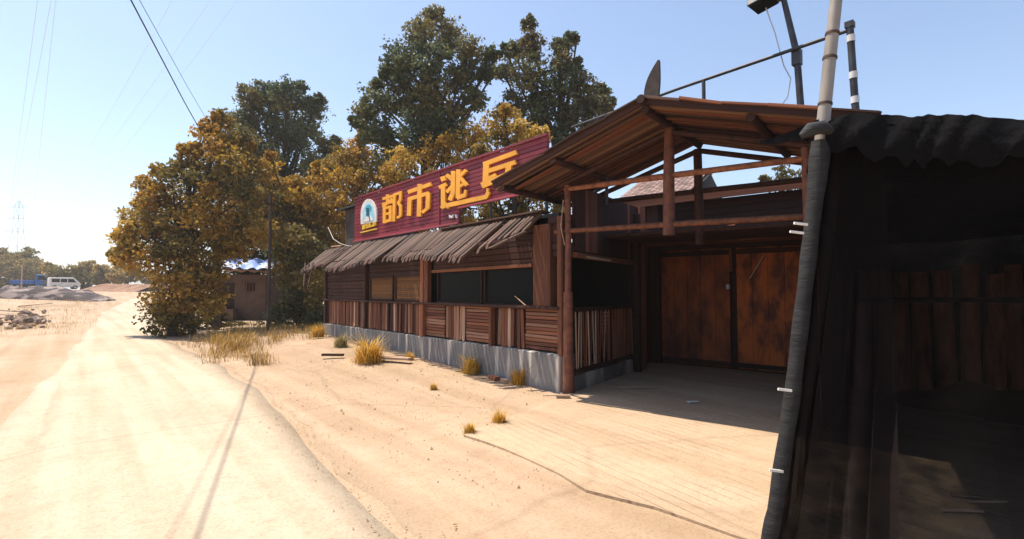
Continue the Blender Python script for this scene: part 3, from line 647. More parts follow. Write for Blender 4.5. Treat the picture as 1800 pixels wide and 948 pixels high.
# wing on the left, boards over the gate
MB().beam(PL(a0 - .2, GD + .02, .02), PL(a0 - .2 , GD + .02, 3.7), .05, .02, up=E1).build('filler', W_DARK, G_)
wl = MB().prism([PL(a0 - .2, GD + .05, 0), PL(-1.6, GD + .05, 0), PL(-1.6, GD + .05, 3.7), PL(a0 - .2, GD + .05, 3.7)], E2 * .06).build('side_panel', W_DARK, G_)
for i in range(7):
    c = a0 - .2 - .16 * (i + .5); piece('plank', PL(c, GD + .02, 0), PL(c, GD + .02, 3.68), .15, .03, random.choice([W_DARK, W_RED]), wl, up=E2)
ov = MB().prism([PL(a0 - .2, GD + .06, 0), PL(a2 + 1.2, GD + .06, 0), PL(a2 + 1.2, GD + .06, 3.72), PL(a0 - .2, GD + .06, 3.72)], E2 * .05).build('rear_panel', W_DARK, G_)  # dark backing, carried down to the ground to blacken the gate gaps
for i in range(6):
    z = 2.72 + i * .165; piece('board', PL(a0 - .2, GD + .03, z + .06), PL(a2 + 1.2, GD + .03, z + .06), .03, .155, W_DARK, ov)
piece('lintel', PL(a0 - .3, GD - .06, 2.68), PL(a2 + .3, GD - .06, 2.64), .12, .1, W_DARK, G_)
piece('eave_board', PL(-1.0, GD - .28, 3.74), PL(a2 + 1.3, GD - .28, 3.76), .04, .16, W_MID, G_)
piece('eave_board', PL(-1.0, GD - .1, 3.86), PL(a2 + 1.3, GD - .1, 3.88), .5, .04, W_DARK, G_)
REDB = flat('faded red paint', (.33, .055, .02), .6)
rb_a, rb_b = (porch_plane(1253, 400, 3.2) - PA), (porch_plane(1294, 400, 3.2) - PA)
rx = MB().beam(PL(rb_a.dot(E1), 3.2, 2.86), PL(rb_b.dot(E1), 3.2, 2.88), .1, .2).build('red_box', REDB, G_, .01)
for k in range(2): piece('batten', PL(rb_a.dot(E1), 3.13, 2.8 + .12 * k), PL(rb_b.dot(E1) + .05, 3.13, 2.83 + .12 * k), .03, .025, W_RED if k else W_PALE, rx)
for (p, q, b_, z0, z1, wd, m) in [(1300, 1400, 3.0, 2.78, 2.82, .06, W_MID), (1345, 1402, 2.6, 2.8, 2.84, .09, W_PALE), (1300, 1345, 3.1, 2.68, 2.70, .05, W_MID), (1180, 1262, 3.4, 2.66, 2.7, .05, W_DARK)]:
    pa_ = (porch_plane(p, 400, b_) - PA).dot(E1); pb_ = (porch_plane(q, 400, b_) - PA).dot(E1); piece('batten', PL(pa_, b_, z0), PL(pb_, b_, z1), .05, wd, m, G_)
# little tiled roof behind the gate's left half
T_ = empty('tiled_roof_house', PL(0, 5.3, 0), 'small weathered tile roof rising behind the porch and gate wall', 'roof')
TILE = mat('weathered grey red roof tile', (.34, .24, .21), (.2, .13, .115), .8, (3, 3, 3), rnd=.35)
ta, tb = -1.15, ga(1205) + .1
MB().prism([PL(ta, GD + .2, 3.0), PL(tb, GD + .2, 3.0), PL(tb, GD + .2, 3.85), PL(ta, GD + .2, 3.85)], E2 * 2.2).build('wall', GREYW, T_)
rs = MB().prism([PL(ta - .1, GD - .1, 3.86), PL(ta - .1, GD + 1.3, 4.58), PL(ta - .1, GD + 2.7, 3.86)], E1 * (tb - ta + .2)).build('roof', FELT, T_)
nr, nc = 12, int((tb - ta + .2) / .14)
sl = (PL(0, GD + 1.3, 4.58) - PL(0, GD - .1, 3.86)); upn = sl.cross(E1)
for r in range(nr):
    for c in range(nc):
        t0 = r / nr; a = ta - .1 + .14 * (c + .5)
        p = PL(a, GD - .1, 3.86) + sl * t0 + UP * .05; q = PL(a, GD - .1, 3.86) + sl * (t0 + 1.15 / nr) + UP * .035
        piece('tile', p, q, .125, .022, TILE, rs, up=upn)
MB().tube([PL(ta - .12, GD + 1.3, 4.62), PL(tb + .12, GD + 1.3, 4.62)], .08, 8).build('ridge', TILE, T_)

# ================================================================== SHADE NET STALL
def net_mat(name, op, c=(.012, .012, .014)):
    m = bpy.data.materials.new(name); m.use_nodes = True; n = m.node_tree.nodes; l = m.node_tree.links; b = n['Principled BSDF']
    b.inputs['Base Color'].default_value = (*c, 1); b.inputs['Roughness'].default_value = .9; b.inputs['Specular IOR Level'].default_value = .06
    tr = n.new('ShaderNodeBsdfTransparent'); x = n.new('ShaderNodeMixShader'); g = n.new('ShaderNodeNewGeometry'); no = n.new('ShaderNodeTexNoise'); no.inputs['Scale'].default_value = 2.5; no.inputs['Detail'].default_value = 6
    l.new(g.outputs['Position'], no.inputs['Vector']); mr = n.new('ShaderNodeMapRange'); mr.inputs[1].default_value = .3; mr.inputs[2].default_value = .7; mr.inputs[3].default_value = min(1, op - .07); mr.inputs[4].default_value = min(1, op + .07)
    l.new(no.outputs[0], mr.inputs[0]); l.new(mr.outputs[0], x.inputs[0]); l.new(tr.outputs[0], x.inputs[1]); l.new(b.outputs[0], x.inputs[2]); l.new(x.outputs[0], n['Material Output'].inputs['Surface'])
    n2 = n.new('ShaderNodeTexNoise'); n2.inputs['Scale'].default_value = 7; n2.inputs['Detail'].default_value = 8; bp = n.new('ShaderNodeBump'); bp.inputs['Strength'].default_value = .8; bp.inputs['Distance'].default_value = .05
    l.new(g.outputs['Position'], n2.inputs['Vector']); l.new(n2.outputs[0], bp.inputs['Height']); l.new(bp.outputs[0], b.inputs['Normal']); return m
NETR = net_mat('black shade net roof', 1.08, (.005, .005, .006)); NETC = net_mat('black shade net curtain', .78, (.012, .009, .009)); NETS = net_mat('black shade net side', 1.0, (.008, .007, .007)); NETF = net_mat('thin black shade net', .3, (.008, .007, .007))
N_ = empty('shade_net_stall', (3.2, 1.25, 0), 'black shade net shelter on a bamboo pole at the right edge', 'shelter')
pb = [at_depth(x, y, D) for x, y, D in [(1338, 1010, 2.95), (1362, 900, 2.97), (1392, 700, 3.0), (1418, 480, 3.03), (1436, 320, 3.06), (1447, 215, 3.08), (1460, 90, 3.1), (1476, -60, 3.12)]]
pb[0].z = 0.0
bp_ = MB().tube(pb, [.04, .04, .039, .039, .038, .037, .036, .034], 12).build('bamboo_pole', BAMB, N_)
for i, t in [(5, .25), (6, .2), (5, .9)]:
    c = pb[i].lerp(pb[i + 1], t); dd = (pb[i + 1] - pb[i]).normalized(); MB().tube([c - dd * .008, c + dd * .008], .041, 12).build('node_ring', W_GREY, bp_)
# net wound round the lower pole
WRAP = mat('dark grey net wrapping', (.032, .032, .034), (.014, .014, .015), .8, (6, 6, 30), coord='World', bump=.6)
wr = MB(); pts = []; rs_ = []
for i in range(5):
    for k in range(6):
        if i == 4 and k > 4: break
        pts.append(pb[i].lerp(pb[i + 1], k / 6)); rs_.append(.045 + .003 * math.sin(i * 4.1 + k * 1.7) + (.012 if i == 4 else 0))
wr.tube(pts, rs_, 14).build('net_wrapping', WRAP, bp_)
for (x, y) in [(1412, 394), (1405, 409), (1384, 686), (1369, 828)]:
    dd = min(range(len(pb) - 1), key=lambda i: abs((HOR - y) * pb[i].length))
    c = at_depth(x, y, 2.94 if y > 600 else 2.97); MB().beam(c - rt * .055 + UP * .006, c + rt * .025 - UP * .004, .012, .014).build('tie_strip', WHITE, bp_)
# roof net: from the pole back to the palisade, sagging
top = pb[5] - UP * .02
Lf, Rf = top, Vector((3.25, -2.6, 2.75)); Lb, Rb = PL(3.45, 3.5, 2.5), PL(9.5, 3.5, 2.5)
def fz(s): return -.27 * min(1, s / .3) ** 1.2 + .04 * math.sin(math.pi * min(1, s / .16)) + .015 * math.sin(s * 47)
rows = []
for i in range(25):
    t = i / 24; r = []
    for j in range(31):
        s = j / 30; p = Lf.lerp(Rf, s).lerp(Lb.lerp(Rb, s), t); e = Lf.lerp(Lb, t); p.y += max(0, 1.13 + .245 * (e.x - 3.2) - e.y) * (1 - s) ** 3 * min(1, t * 9) * (1 - sstep(.45, .75, t))  # left edge widened to shut out a streak of sun
        p.z -= .22 * math.sin(math.pi * t) * (.5 + .5 * math.sin(math.pi * min(1, s * 2.2))) + .05 * math.sin(9 * s + 2 * t) * (.4 + t) + .025 * math.sin(23 * s + 11 * t) + .02 * math.sin(31 * t + 5 * s)
        p.z += fz(max(0, s)) * (1 - t)
        r.append(p)
    rows.append(r)
sheet('net_roof', rows, NETR, N_)
# front hem: drooping fold along the edge, full of small creases
wr_ = [rj(1) for _ in range(400)]
rows = []
for i in range(13):
    r = []
    for j in range(181):
        s = j / 180; p = Lf.lerp(Rf, s); p.z += fz(s); t = i / 12; u = s * 180 * .55 + t * 3; k = int(u); f_ = u - k
        cre = wr_[k] * (1 - f_) + wr_[k + 1] * f_; cr2 = wr_[200 + (j * 7 + i * 3) % 190]
        p += Vector((-.03 * math.sin(t * 3.1) - .02 * math.sin(s * 40) + .022 * cre + .006 * cr2, 0, -t * (.20 + .07 * math.sin(s * 13) + .05 * cre) + .01 + (.012 * cre + .005 * cr2))); r.append(p)
    rows.append(r)
sheet('net_hem', rows, NETR, N_)
# gathered curtain beside the pole
rows = []
for i in range(26):
    t = i / 25; z = 2.62 * (1 - t) + .02 * t; base = pb[5].lerp(pb[0], t); wid = .18 + .42 * t ** .8; r = []
    for j in range(46):
        s = j / 45; r.append(Vector((base.x + .10 + .25 * s * (1 - t) + .10 * s + .045 * math.sin(s * 34 + t * 2.2) * (.5 + .5 * t), base.y - .01 - wid * s * 1.0 + .02 * math.sin(s * 21 + 3 * t), z)))
    rows.append(r)
sheet('net_curtain', rows, NETC, N_)
# ragged flap streaming to the left of the pole top
fl = [at_depth(x, y, D) for x, y, D in [(1440, 222, 3.06), (1400, 236, 3.1), (1365, 247, 3.15), (1335, 250, 3.2)]]
rows = [[p + UP * h * (1 - i * .27) for h in (.045, .0, -.05)] for i, p in enumerate(fl)]
sheet('net_flap', rows, NETR, N_)
bun = MB().tube([at_depth(1408, 240, 3.02), at_depth(1425, 228, 3.0), at_depth(1445, 224, 3.0), at_depth(1462, 232, 3.0)], [.02, .045, .042, .02], 8).build('net_knot', WRAP, N_)
rows = []
for i in range(15):
    r = []
    for j in range(60):
        s = j / 59; p = Lf.lerp(Rf, s); p.z += fz(s); t = i / 14; p.z = p.z * (1 - t) + .01 * t; p += Vector((.10 + .03 * math.sin(s * 60 + t), -.05, 0)); r.append(p)
    rows.append(r)
sheet('front_net', rows, NETF, N_)
rows = [[Lb.lerp(Rb, j / 20) + E2 * (.05 + .03 * math.sin(j * 1.7)) + UP * (.35 - 2.85 * i / 8) for j in range(21)] for i in range(9)]  # net added behind the logs as a dark backdrop
sheet('backdrop_net', rows, NETR, N_)
rows = [[(pb[5] - UP * .05).lerp(PL(3.52, 0, 2.72), j / 20).lerp((pb[0] + UP * .02).lerp(PL(3.52, 0, .02), j / 20), i / 10) + Vector((0, -.03 + .02 * math.sin(j * 1.9 + i * .4), 0)) for j in range(21)] for i in range(11)]  # edge-on net added behind the pole to block the sun
sheet('light_block_net', rows, NETS, N_)
rows = [[PL(3.52, 4.15 * j / 12, 2.72 - .1 * j / 12 - 2.7 * i / 8) + E1 * (.05 + .02 * math.sin(j * 1.7)) for j in range(13)] for i in range(9)]  # added net carried on along the porch side to keep light out
sheet('light_block_net', rows, NETR, N_)
rows = [[Rf.lerp(Rb, j / 20) - UP * (2.6 * i / 8 + .2) + E1 * .03 * math.sin(j * 2.1) for j in range(21)] for i in range(9)]  # unseen net added to close the right end and darken the inside
sheet('light_block_net', rows, NETR, N_)
for q in [(3.3, -2.6, 2.45), tuple(PL(8.4, 3.55, 2.7))]: MB().tube([(q[0], q[1], 0), q], .05, 8).build('bamboo_pole', BAMB, N_)
# palisade of logs at the back of the shelter
L_ = empty('log_palisade', PL(6, 3.3, 0), 'dark palisade of upright logs in the shade of the net', 'palisade')
LOGM = mat('dark reddish log', (.34, .12, .08), (.13, .045, .03), .8, (6, 6, 1.2), rnd=.35)
k = 0; a = 3.75
while a < 9.3:
    r = random.uniform(.11, .15); b_ = 3.2 + rj(.04); tl = rj(.05); zt = 2.0 + rj(.12)
    MB().tube([PL(a, b_, -.05), PL(a + tl * .3, b_, .8), PL(a + tl, b_, zt)], [r, r * .97, r * .9], 10).build('log', LOGM, L_); a += r * 2.05
MB().tube([PL(3.7, 3.04, 1.55), PL(9.3, 3.04, 1.6)], .04, 7).build('rail', W_DARK, L_)
# earth bank at the logs' foot, under the net
rows = [[PL(3.9 + 5.6 * j / 30, 3.1 - 1.2 * i / 6, (.32 * (1 - (i / 6)) ** 1.5 + .05 * math.sin(j * 1.3 + i) * (1 - i / 6)) * min(1, j / 6)  - (.03 if i == 6 else 0)) for j in range(31)] for i in range(7)]
tag(sheet('earth_bank', rows, ground_mat('dark earth', (.09, .065, .035), (.12, .08, .04), (.05, .035, .02), crack=0)), kind='structure')

# ================================================================== UTILITY POLE AND OVERHEAD CABLES
U_ = empty('slim_pole', (4.87, 18.4, .3), 'slim dark wooden pole standing right of the tarp roofed shed', 'pole')
MB().tube([(4.87, 18.4, 0), (4.9, 18.45, 3.4), (4.9, 18.5, 5.1)], [.06, .055, .05], 10).build('shaft', mat('dark pole', (.06, .045, .04), (.03, .022, .02), .9, (4, 4, 1)), U_)
MB().beam((4.75, 18.45, 4.7), (5.05, 18.45, 4.7), .05, .06).build('bracket', W_DARK, U_)
UT = at_depth(388, 284, 20.2)
U2 = empty('utility_pole', (UT.x, UT.y, 0), 'utility pole buried in the left tree where the black cables end', 'utility pole')
MB().tube([(UT.x, UT.y, 0), (UT.x, UT.y, UT.z + .5)], [.13, .09], 10).build('shaft', mat('dark concrete pole', (.1, .085, .07), (.06, .05, .04), .9, (4, 4, 1)), U2)
MB().beam((UT.x - .5, UT.y, UT.z + .2), (UT.x + .5, UT.y, UT.z + .2), .08, .09).build('crossarm', W_DARK, U2)
def cable(name, pts, r, m, label): 
    P = [Vector(p) for p in pts]; out = []
    for p, q in zip(P, P[1:]): out += [p.lerp(q, k / 12) for k in range(12)]
    return tag(MB().tube(out + [P[-1]], r, 6).build(name, m), label, 'cable')
def sag(p, q, s, n=24): return [p.lerp(q, i / n) - UP * s * 4 * (i / n) * (1 - i / n) for i in range(n + 1)]
A1 = at_depth(368, 258, 17.5); A2 = at_depth(230, 0, 8.0); A3 = A2 + (A2 - A1) * 1.4
tag(MB().tube([A3, A2, (A1 + A2) / 2 - UP * .05, A1, UT], .012, 8).build('overhead_cable', BLACKR), 'thick black cable slanting down from the sky into the left tree', 'cable', None)
C1 = at_depth(370, 222, 18.0); C2 = at_depth(245, 0, 9.5); C3 = C2 + (C2 - C1) * 1.3
tag(MB().tube([C3, C2, (C1 + C2) / 2 - UP * .04, C1, UT + UP * .3], .006, 6).build('overhead_cable', BLACKR), 'thinner dark cable just right of the thick black cable', 'cable')
# power line pylon far off and its conductors
PY = at_depth(27, HOR, 220); pz = gh(PY.x, PY.y)
Y_ = empty('power_pylon', (PY.x, PY.y, pz), 'faint lattice steel pylon far off above the left trees', 'pylon')
b = MB(); ht = 40; lv = [(0, 4.2), (10, 3.0), (19, 2.0), (26, 1.3), (32, 1.1), (38, .9), (ht, .2)]
side = rt; dep = fw; O = Vector((PY.x, PY.y, pz))
def cor(i, sx, sy): z, h = lv[i]; return O + side * (sx * h) + dep * (sy * h) + UP * z
for i in range(len(lv) - 1):
    for sx, sy in ((1, 1), (1, -1), (-1, -1), (-1, 1)):
        b.tube([cor(i, sx, sy), cor(i + 1, sx, sy)], .07, 5)
        nx, ny = (sx, -sy) if sx * sy > 0 else (-sx, sy)
        b.tube([cor(i, sx, sy), cor(i + 1, nx, ny)], .035, 4); b.tube([cor(i + 1, sx, sy), cor(i, nx, ny)], .035, 4); b.tube([cor(i + 1, sx, sy), cor(i + 1, nx, ny)], .035, 4)
b.build('lattice_tower', PALEST, Y_)
for z, h in [(26, 5.5), (32, 4.6), (37, 3.6)]:
    MB().beam(O - side * h + UP * z, O + side * h + UP * z, .14, .12).tube([O - side * h + UP * z, O + UP * (z + 1.6)], .08, 4).tube([O + side * h + UP * z, O + UP * (z + 1.6)], .08, 4).build('crossarm', PALEST, Y_)
far_l = [(66, 0, 48, -5.5, 26), (90, 0, 50, -4.6, 32), (98, 0, 52, 5.5, 26)]
names = ['leftmost faint power line running up from the pylon', 'middle faint power line running up from the pylon', 'rightmost faint power line running up from the pylon']
for (px, py, D, off, z), lb in zip(far_l, names):
    e = at_depth(px, py, D); p = O + side * off + UP * (z - .8); tag(MB().tube(sag(p, e, 2.0) + [e + (e - p) * .5 + UP * 3], .02, 5).build('power_line', PALEST), lb, 'power line')
for (x0, x1, y1), lb in zip([(303, 122, 310), (370, 140, 315), (418, 150, 335)], ['left of three faint power lines crossing behind the black cables', 'middle of three faint power lines crossing behind the black cables', 'right of three faint power lines crossing behind the black cables']):
    e = at_depth(x0, 0, 55); p = at_depth(x1, y1, 200); p2 = p + (p - e) * .5; tag(MB().tube([p2 - UP * 2] + sag(p, e, 1.5) + [e + (e - p) * .4], .018, 5).build('power_line', PALEST), lb, 'power line')

# ================================================================== SHED WITH TARP ROOF
SHC = at_depth(428, HOR, 24); zg = gh(SHC.x, SHC.y)
SD = empty('shed', (SHC.x, SHC.y, zg), 'small brown shed under the trees with a blue and white tarp on its roof', 'shed')
sx = rt; sy = fw
def SP(a, b, z): return Vector((SHC.x, SHC.y, zg)) + sx * a + sy * b + UP * z
SHW = mat('brown mud wall', (.15, .095, .07), (.09, .055, .04), .9, (2, 2, 2), coord='World')
MB().prism([SP(-1.3, 0, 0), SP(1.25, 0, 0), SP(1.25, 2.4, 0), SP(-1.3, 2.4, 0)], (0, 0, 2.15)).build('wall', SHW, SD)
wdw = MB().prism([SP(.1, -.02, 1.35), SP(.55, -.02, 1.35), SP(.55, -.02, 1.75), SP(.1, -.02, 1.75)], sy * .03).build('window', DARKIN, SD)
for k in range(3): piece('bar', SP(.17 + .15 * k, -.05, 1.35), SP(.17 + .15 * k, -.05, 1.75), .03, .03, W_MID, wdw)
MB().prism([SP(1.1, -.03, 0), SP(1.28, -.03, 0), SP(1.28, -.03, 2.1), SP(1.1, -.03, 2.1)], sy * .1).build('corner_post', W_DARK, SD)
MB().prism([SP(-1.1, -.03, 0), SP(-.45, -.03, 0), SP(-.45, -.03, 1.75), SP(-1.1, -.03, 1.75)], sy * .02).build('door', W_DARK, SD)
MB().prism([SP(-1.2, -.5, .0), SP(-.2, -.5, .0), SP(-.2, -.1, .0), SP(-1.2, -.1, .0)], (0, 0, .5)).build('step_block', SHW, SD)
rows = [[SP(-1.5 + 3.1 * j / 20, -.35 + 3.0 * i / 10, 2.30 + .62 * math.sin(math.pi * min(1, (i / 10) * .9 + .05)) - .1 * j / 20 + .05 * math.sin(j * 1.7 + i)) for j in range(21)] for i in range(11)]
sheet('roof', rows, mat('dusty clay roof', (.4, .24, .14), (.22, .13, .09), .9, (3, 3, 3), coord='World'), SD, thick=.06)
TARP = mat('blue and white tarp', (.62, .68, .75), (.12, .25, .6), .5, (2.2, 2.2, 2.2), coord='World', lo=.45, hi=.52, bump=.4)
rows = [[SP(-1.35 + 2.95 * j / 24, -.38 + .1 * math.sin(j * .9) + 2.2 * i / 10, 2.4 + .62 * math.sin(math.pi * min(1, (i / 10) * .7 + .05)) - .1 * j / 24 + .06 * math.sin(j * 1.3 + i * .7)) for j in range(25)] for i in range(11)]
sheet('tarp', rows, TARP, SD)

# ================================================================== TREES AND SHRUBS
tree('leafy_tree', 'broad orange brown tree overhanging the road on the left', 18.7,
     [(235, 428, 34), (222, 452, 22), (268, 345, 34), (300, 385, 52), (345, 320, 46), (385, 250, 36), (393, 208, 20), (415, 290, 44), (440, 340, 40), (370, 375, 56), (290, 455, 50), (345, 450, 52), (296, 520, 42), (292, 560, 36), (325, 560, 40), (338, 505, 46), (250, 375, 32), (425, 395, 42), (460, 412, 28), (332, 280, 26), (300, 305, 24), (375, 425, 40), (405, 440, 30), (360, 530, 34), (255, 325, 18), (240, 400, 26), (212, 415, 12), (208, 455, 12), (275, 300, 12), (345, 262, 14), (365, 225, 16), (430, 245, 22), (450, 300, 26)],
     305, ORANGE + OLIVE, dens=1.5, leaf=.17, limb=.08)
tree('leafy_tree', 'tall dark green tree behind the tarp roofed shed', 27,
     [(440, 172, 26), (470, 160, 22), (505, 165, 28), (552, 190, 22), (465, 215, 44), (528, 225, 48), (578, 262, 24), (500, 285, 56), (558, 305, 38), (470, 345, 46), (535, 370, 48), (515, 430, 44), (430, 255, 36), (590, 250, 12), (560, 175, 12), (422, 215, 24), (415, 270, 36), (405, 320, 40), (445, 300, 44), (602, 290, 26), (450, 410, 46), (565, 440, 44), (590, 490, 44), (480, 470, 44), (530, 500, 46), (425, 470, 40), (400, 400, 40), (560, 540, 40), (500, 550, 40), (455, 385, 36, 0), (490, 385, 38, 1), (515, 430, 36, -4)],
     505, GREEN + OLIVE[:2], dens=1.7, leaf=.2, limb=.12, pal2=GREEN, split=9.5)
tree('leafy_tree', 'round orange brown tree left of the red sign', 22,
     [(600, 285, 30), (570, 325, 30), (632, 262, 26), (655, 300, 36), (610, 330, 36), (575, 385, 36), (640, 240, 14), (650, 345, 34), (690, 320, 30), (560, 300, 16), (545, 400, 32), (595, 400, 36)],
     615, ORANGE, dens=1.4, leaf=.17, limb=.09)
tree('leafy_tree', 'golden tree standing between the utility pole and the red sign, above the shed', 20.5,
     [(470, 300, 26), (490, 335, 34), (530, 345, 30), (505, 385, 36), (555, 365, 34), (545, 420, 34), (580, 430, 34), (520, 440, 30), (560, 470, 34), (590, 360, 28), (460, 350, 26), (600, 440, 26)],
     545, ORANGE[:3] + OLIVE, dens=1.2, leaf=.16, limb=.07)
tree('shrub', 'dark olive shrub between the shed and the restaurant wall', 19,
     [(540, 445, 34), (505, 470, 30), (545, 500, 34), (510, 520, 34), (535, 545, 32), (495, 555, 24), (555, 565, 22), (520, 420, 30), (500, 425, 26)],
     525, OLIVE + GREEN[:2], dens=1.4, leaf=.15, limb=.04, cat='shrub')
tree('shrub', 'low dark brush growing in the shade before the shed door', 20.8,
     [(350, 560, 26), (378, 562, 22), (345, 520, 28), (375, 590, 16), (405, 578, 15), (432, 580, 13), (458, 578, 14), (480, 582, 13), (365, 480, 22)],
     380, OLIVE + [(.1, .06, .025)], dens=1.2, leaf=.12, limb=.03, cat='shrub')
tree('leafy_tree', 'tallest dark green tree, behind the middle of the sign', 20,
     [(763, 28, 18), (742, 62, 30), (788, 68, 34), (828, 90, 26), (705, 112, 38), (760, 120, 46), (818, 138, 38), (862, 98, 16), (665, 178, 32), (718, 175, 44), (778, 190, 46), (838, 175, 22), (640, 195, 22), (665, 232, 34), (735, 240, 40), (800, 240, 34), (690, 275, 34), (856, 130, 16), (628, 215, 12), (680, 130, 16)],
     745, GREEN + [(.14, .13, .05)], dens=1.9, leaf=.17, limb=.13)
tree('leafy_tree', 'dark green tree beside the tallest one, nearer the porch roof', 19,
     [(930, 42, 14), (930, 80, 26), (985, 82, 20), (1002, 68, 14), (902, 88, 16), (885, 125, 20), (930, 128, 34), (985, 145, 36), (1030, 155, 30), (1048, 190, 26), (902, 185, 30), (960, 195, 36), (1012, 205, 30), (1066, 195, 16), (1074, 180, 9), (1010, 120, 14), (990, 235, 22), (945, 230, 28), (1035, 225, 14)],
     975, GREEN + [(.1, .095, .04), (.14, .1, .035)], dens=2.0, leaf=.16, limb=.11)
tree('leafy_tree', 'orange brown tree rising behind the large characters of the sign', 18.5,
     [(715, 285, 34), (760, 268, 34), (810, 255, 36), (800, 310, 34), (720, 330, 28), (755, 320, 34), (850, 290, 36), (842, 235, 28), (690, 305, 24), (780, 360, 30), (820, 390, 24), (735, 395, 26), (860, 370, 34), (805, 400, 34), (700, 360, 34), (670, 400, 34)],
     780, ORANGE, dens=1.3, leaf=.14, limb=.07)
tree('leafy_tree', 'orange brown tree between the sign end and the porch roof', 14.8,
     [(885, 215, 32), (910, 245, 34), (870, 255, 30), (930, 285, 32), (895, 300, 34), (905, 372, 24), (865, 385, 22), (930, 350, 34), (945, 240, 22), (890, 400, 30), (960, 330, 30), (860, 340, 34), (975, 380, 30)],
     905, ORANGE + GREEN[:1], dens=1.3, leaf=.14, limb=.07)
tree('leafy_tree', 'small yellow green treetop seen behind the gate wall', 17, [(1375, 305, 18), (1345, 318, 12), (1400, 312, 16), (1420, 335, 22), (1380, 345, 22)], 1385, [(.22, .17, .03), (.1, .09, .03)], dens=.9, leaf=.14, limb=.05)
# far belt of trees and bushes beyond the field
FARP = [(.33, .24, .07), (.4, .28, .08), (.2, .175, .07), (.46, .33, .12)]
far_t = [(32, 455, 98, [(20, 470, 26), (45, 450, 18), (58, 470, 20), (10, 450, 16), (35, 490, 26), (60, 490, 20)], 'tallest olive tree at the far left under the pylon'),
         (100, 480, 82, [(85, 472, 12), (100, 478, 14), (92, 492, 16), (112, 490, 14)], 'far bushy tree just right of the tallest far left tree'),
         (145, 480, 84, [(135, 478, 15), (152, 470, 14), (150, 488, 18), (165, 482, 15), (128, 492, 14)], 'far bushy tree above the white van, right of centre'),
         (190, 480, 80, [(180, 478, 14), (192, 488, 16), (205, 486, 14), (174, 492, 14)], 'far olive bush halfway between van and left tree'),
         (222, 482, 86, [(215, 474, 13), (228, 470, 13), (222, 488, 16), (240, 482, 13)], 'far dark bush nearest the left tree'),
         (258, 488, 80, [(250, 488, 10), (262, 484, 12), (270, 492, 12)], 'far pale bush just beside the road end'),
         (-30, 470, 96, [(-10, 475, 26), (-40, 460, 34), (-5, 498, 16), (-30, 495, 26)], 'far tree cut by the left edge of the picture')]
for px, py, D, cl, lb in far_t: tree('far_tree', lb, D, [(c[0], c[1], c[2], rj(1.5)) for c in cl], px, FARP, dens=.8, leaf=.42, limb=.16, group='trees beyond the field')
# ---- grass
spots = []
for i in range(170):
    q = on_ground(random.gauss(392, 32), random.triangular(585, 648, 598), 0)
    spots.append((q.x + .25, q.y, .28, 30, random.choice([.1, .15, .22, .3, .42])))
for i in range(60):
    q = on_ground(random.uniform(470, 575), random.uniform(575, 600), .25); spots.append((q.x, q.y, .3, 26, .3))
for i in range(130):
    x = random.uniform(-30, 0); y = random.uniform(30, 75)
    if not on_road(x, y): spots.append((x, y, 1.3, 40, .35))
for i in range(70):
    y = random.uniform(26, 60); spots.append((lerp_pts(RL, y) - random.uniform(.6, 5), y, .6, 24, .22))
for i in range(26):
    q = on_ground(random.uniform(-40, 60), random.uniform(548, 600)); spots.append((q.x, q.y, .3, 9, .12))
tag(grass_blades('dry_grass', spots, GRASSM), 'dry yellow grass growing in patches on the verges', 'grass', kind='stuff')
tufts = [((560, 596, .26), .42, 'yellow grass tuft at the far left corner of the plinth'), ((600, 612, .22), .36, 'grey green weed tuft beside the far plinth, left of the largest tuft'), ((648, 632, .2), .62, 'largest bushy yellow tuft before the plinth'),
         ((828, 655, .08), .38, 'yellow tuft against the middle of the grey plinth'), ((914, 674, .04), .36, 'yellow tuft against the near end of the grey plinth'), ((826, 760, .02), .15, 'tiny weed in the slab joint, nearer the camera'), ((878, 742, .02), .19, 'small weed in the slab joint, nearer the porch post'), ((762, 678, .1), .13, 'low weeds on the crack before the plinth'), ((720, 632, .15), .2, 'low dry weeds at the plinth foot behind the big tuft')]
tm = []
for v in range(3):
    o = grass_blades('grass_tuft_source', [(0, 0, .36, 420, .95), (.12, .1, .25, 120, .7), (-.2, .05, .25, 120, .55)], GRASSM, parent=True, cols=[((.6, .36, .05), (.68, .44, .08), (.44, .27, .05)), ((.3, .26, .1), (.38, .3, .1), (.24, .2, .08)), ((.66, .38, .04), (.55, .3, .04), (.7, .46, .1))][v]); tm.append(o.data); bpy.data.objects.remove(o)
for i, ((px, py, z), h, lb) in enumerate(tufts):
    q = on_ground(px, py, z); o = bpy.data.objects.new('grass_tuft', tm[1 if i == 1 else (0 if i % 2 else 2)]); col.objects.link(o)
    o.location = (q.x, q.y, gh(q.x, q.y)); o.scale = (h * 1.15, h * 1.15, h); o.rotation_euler = (0, 0, i * 1.3); tag(o, lb, 'grass tuft', 'weeds along the restaurant')

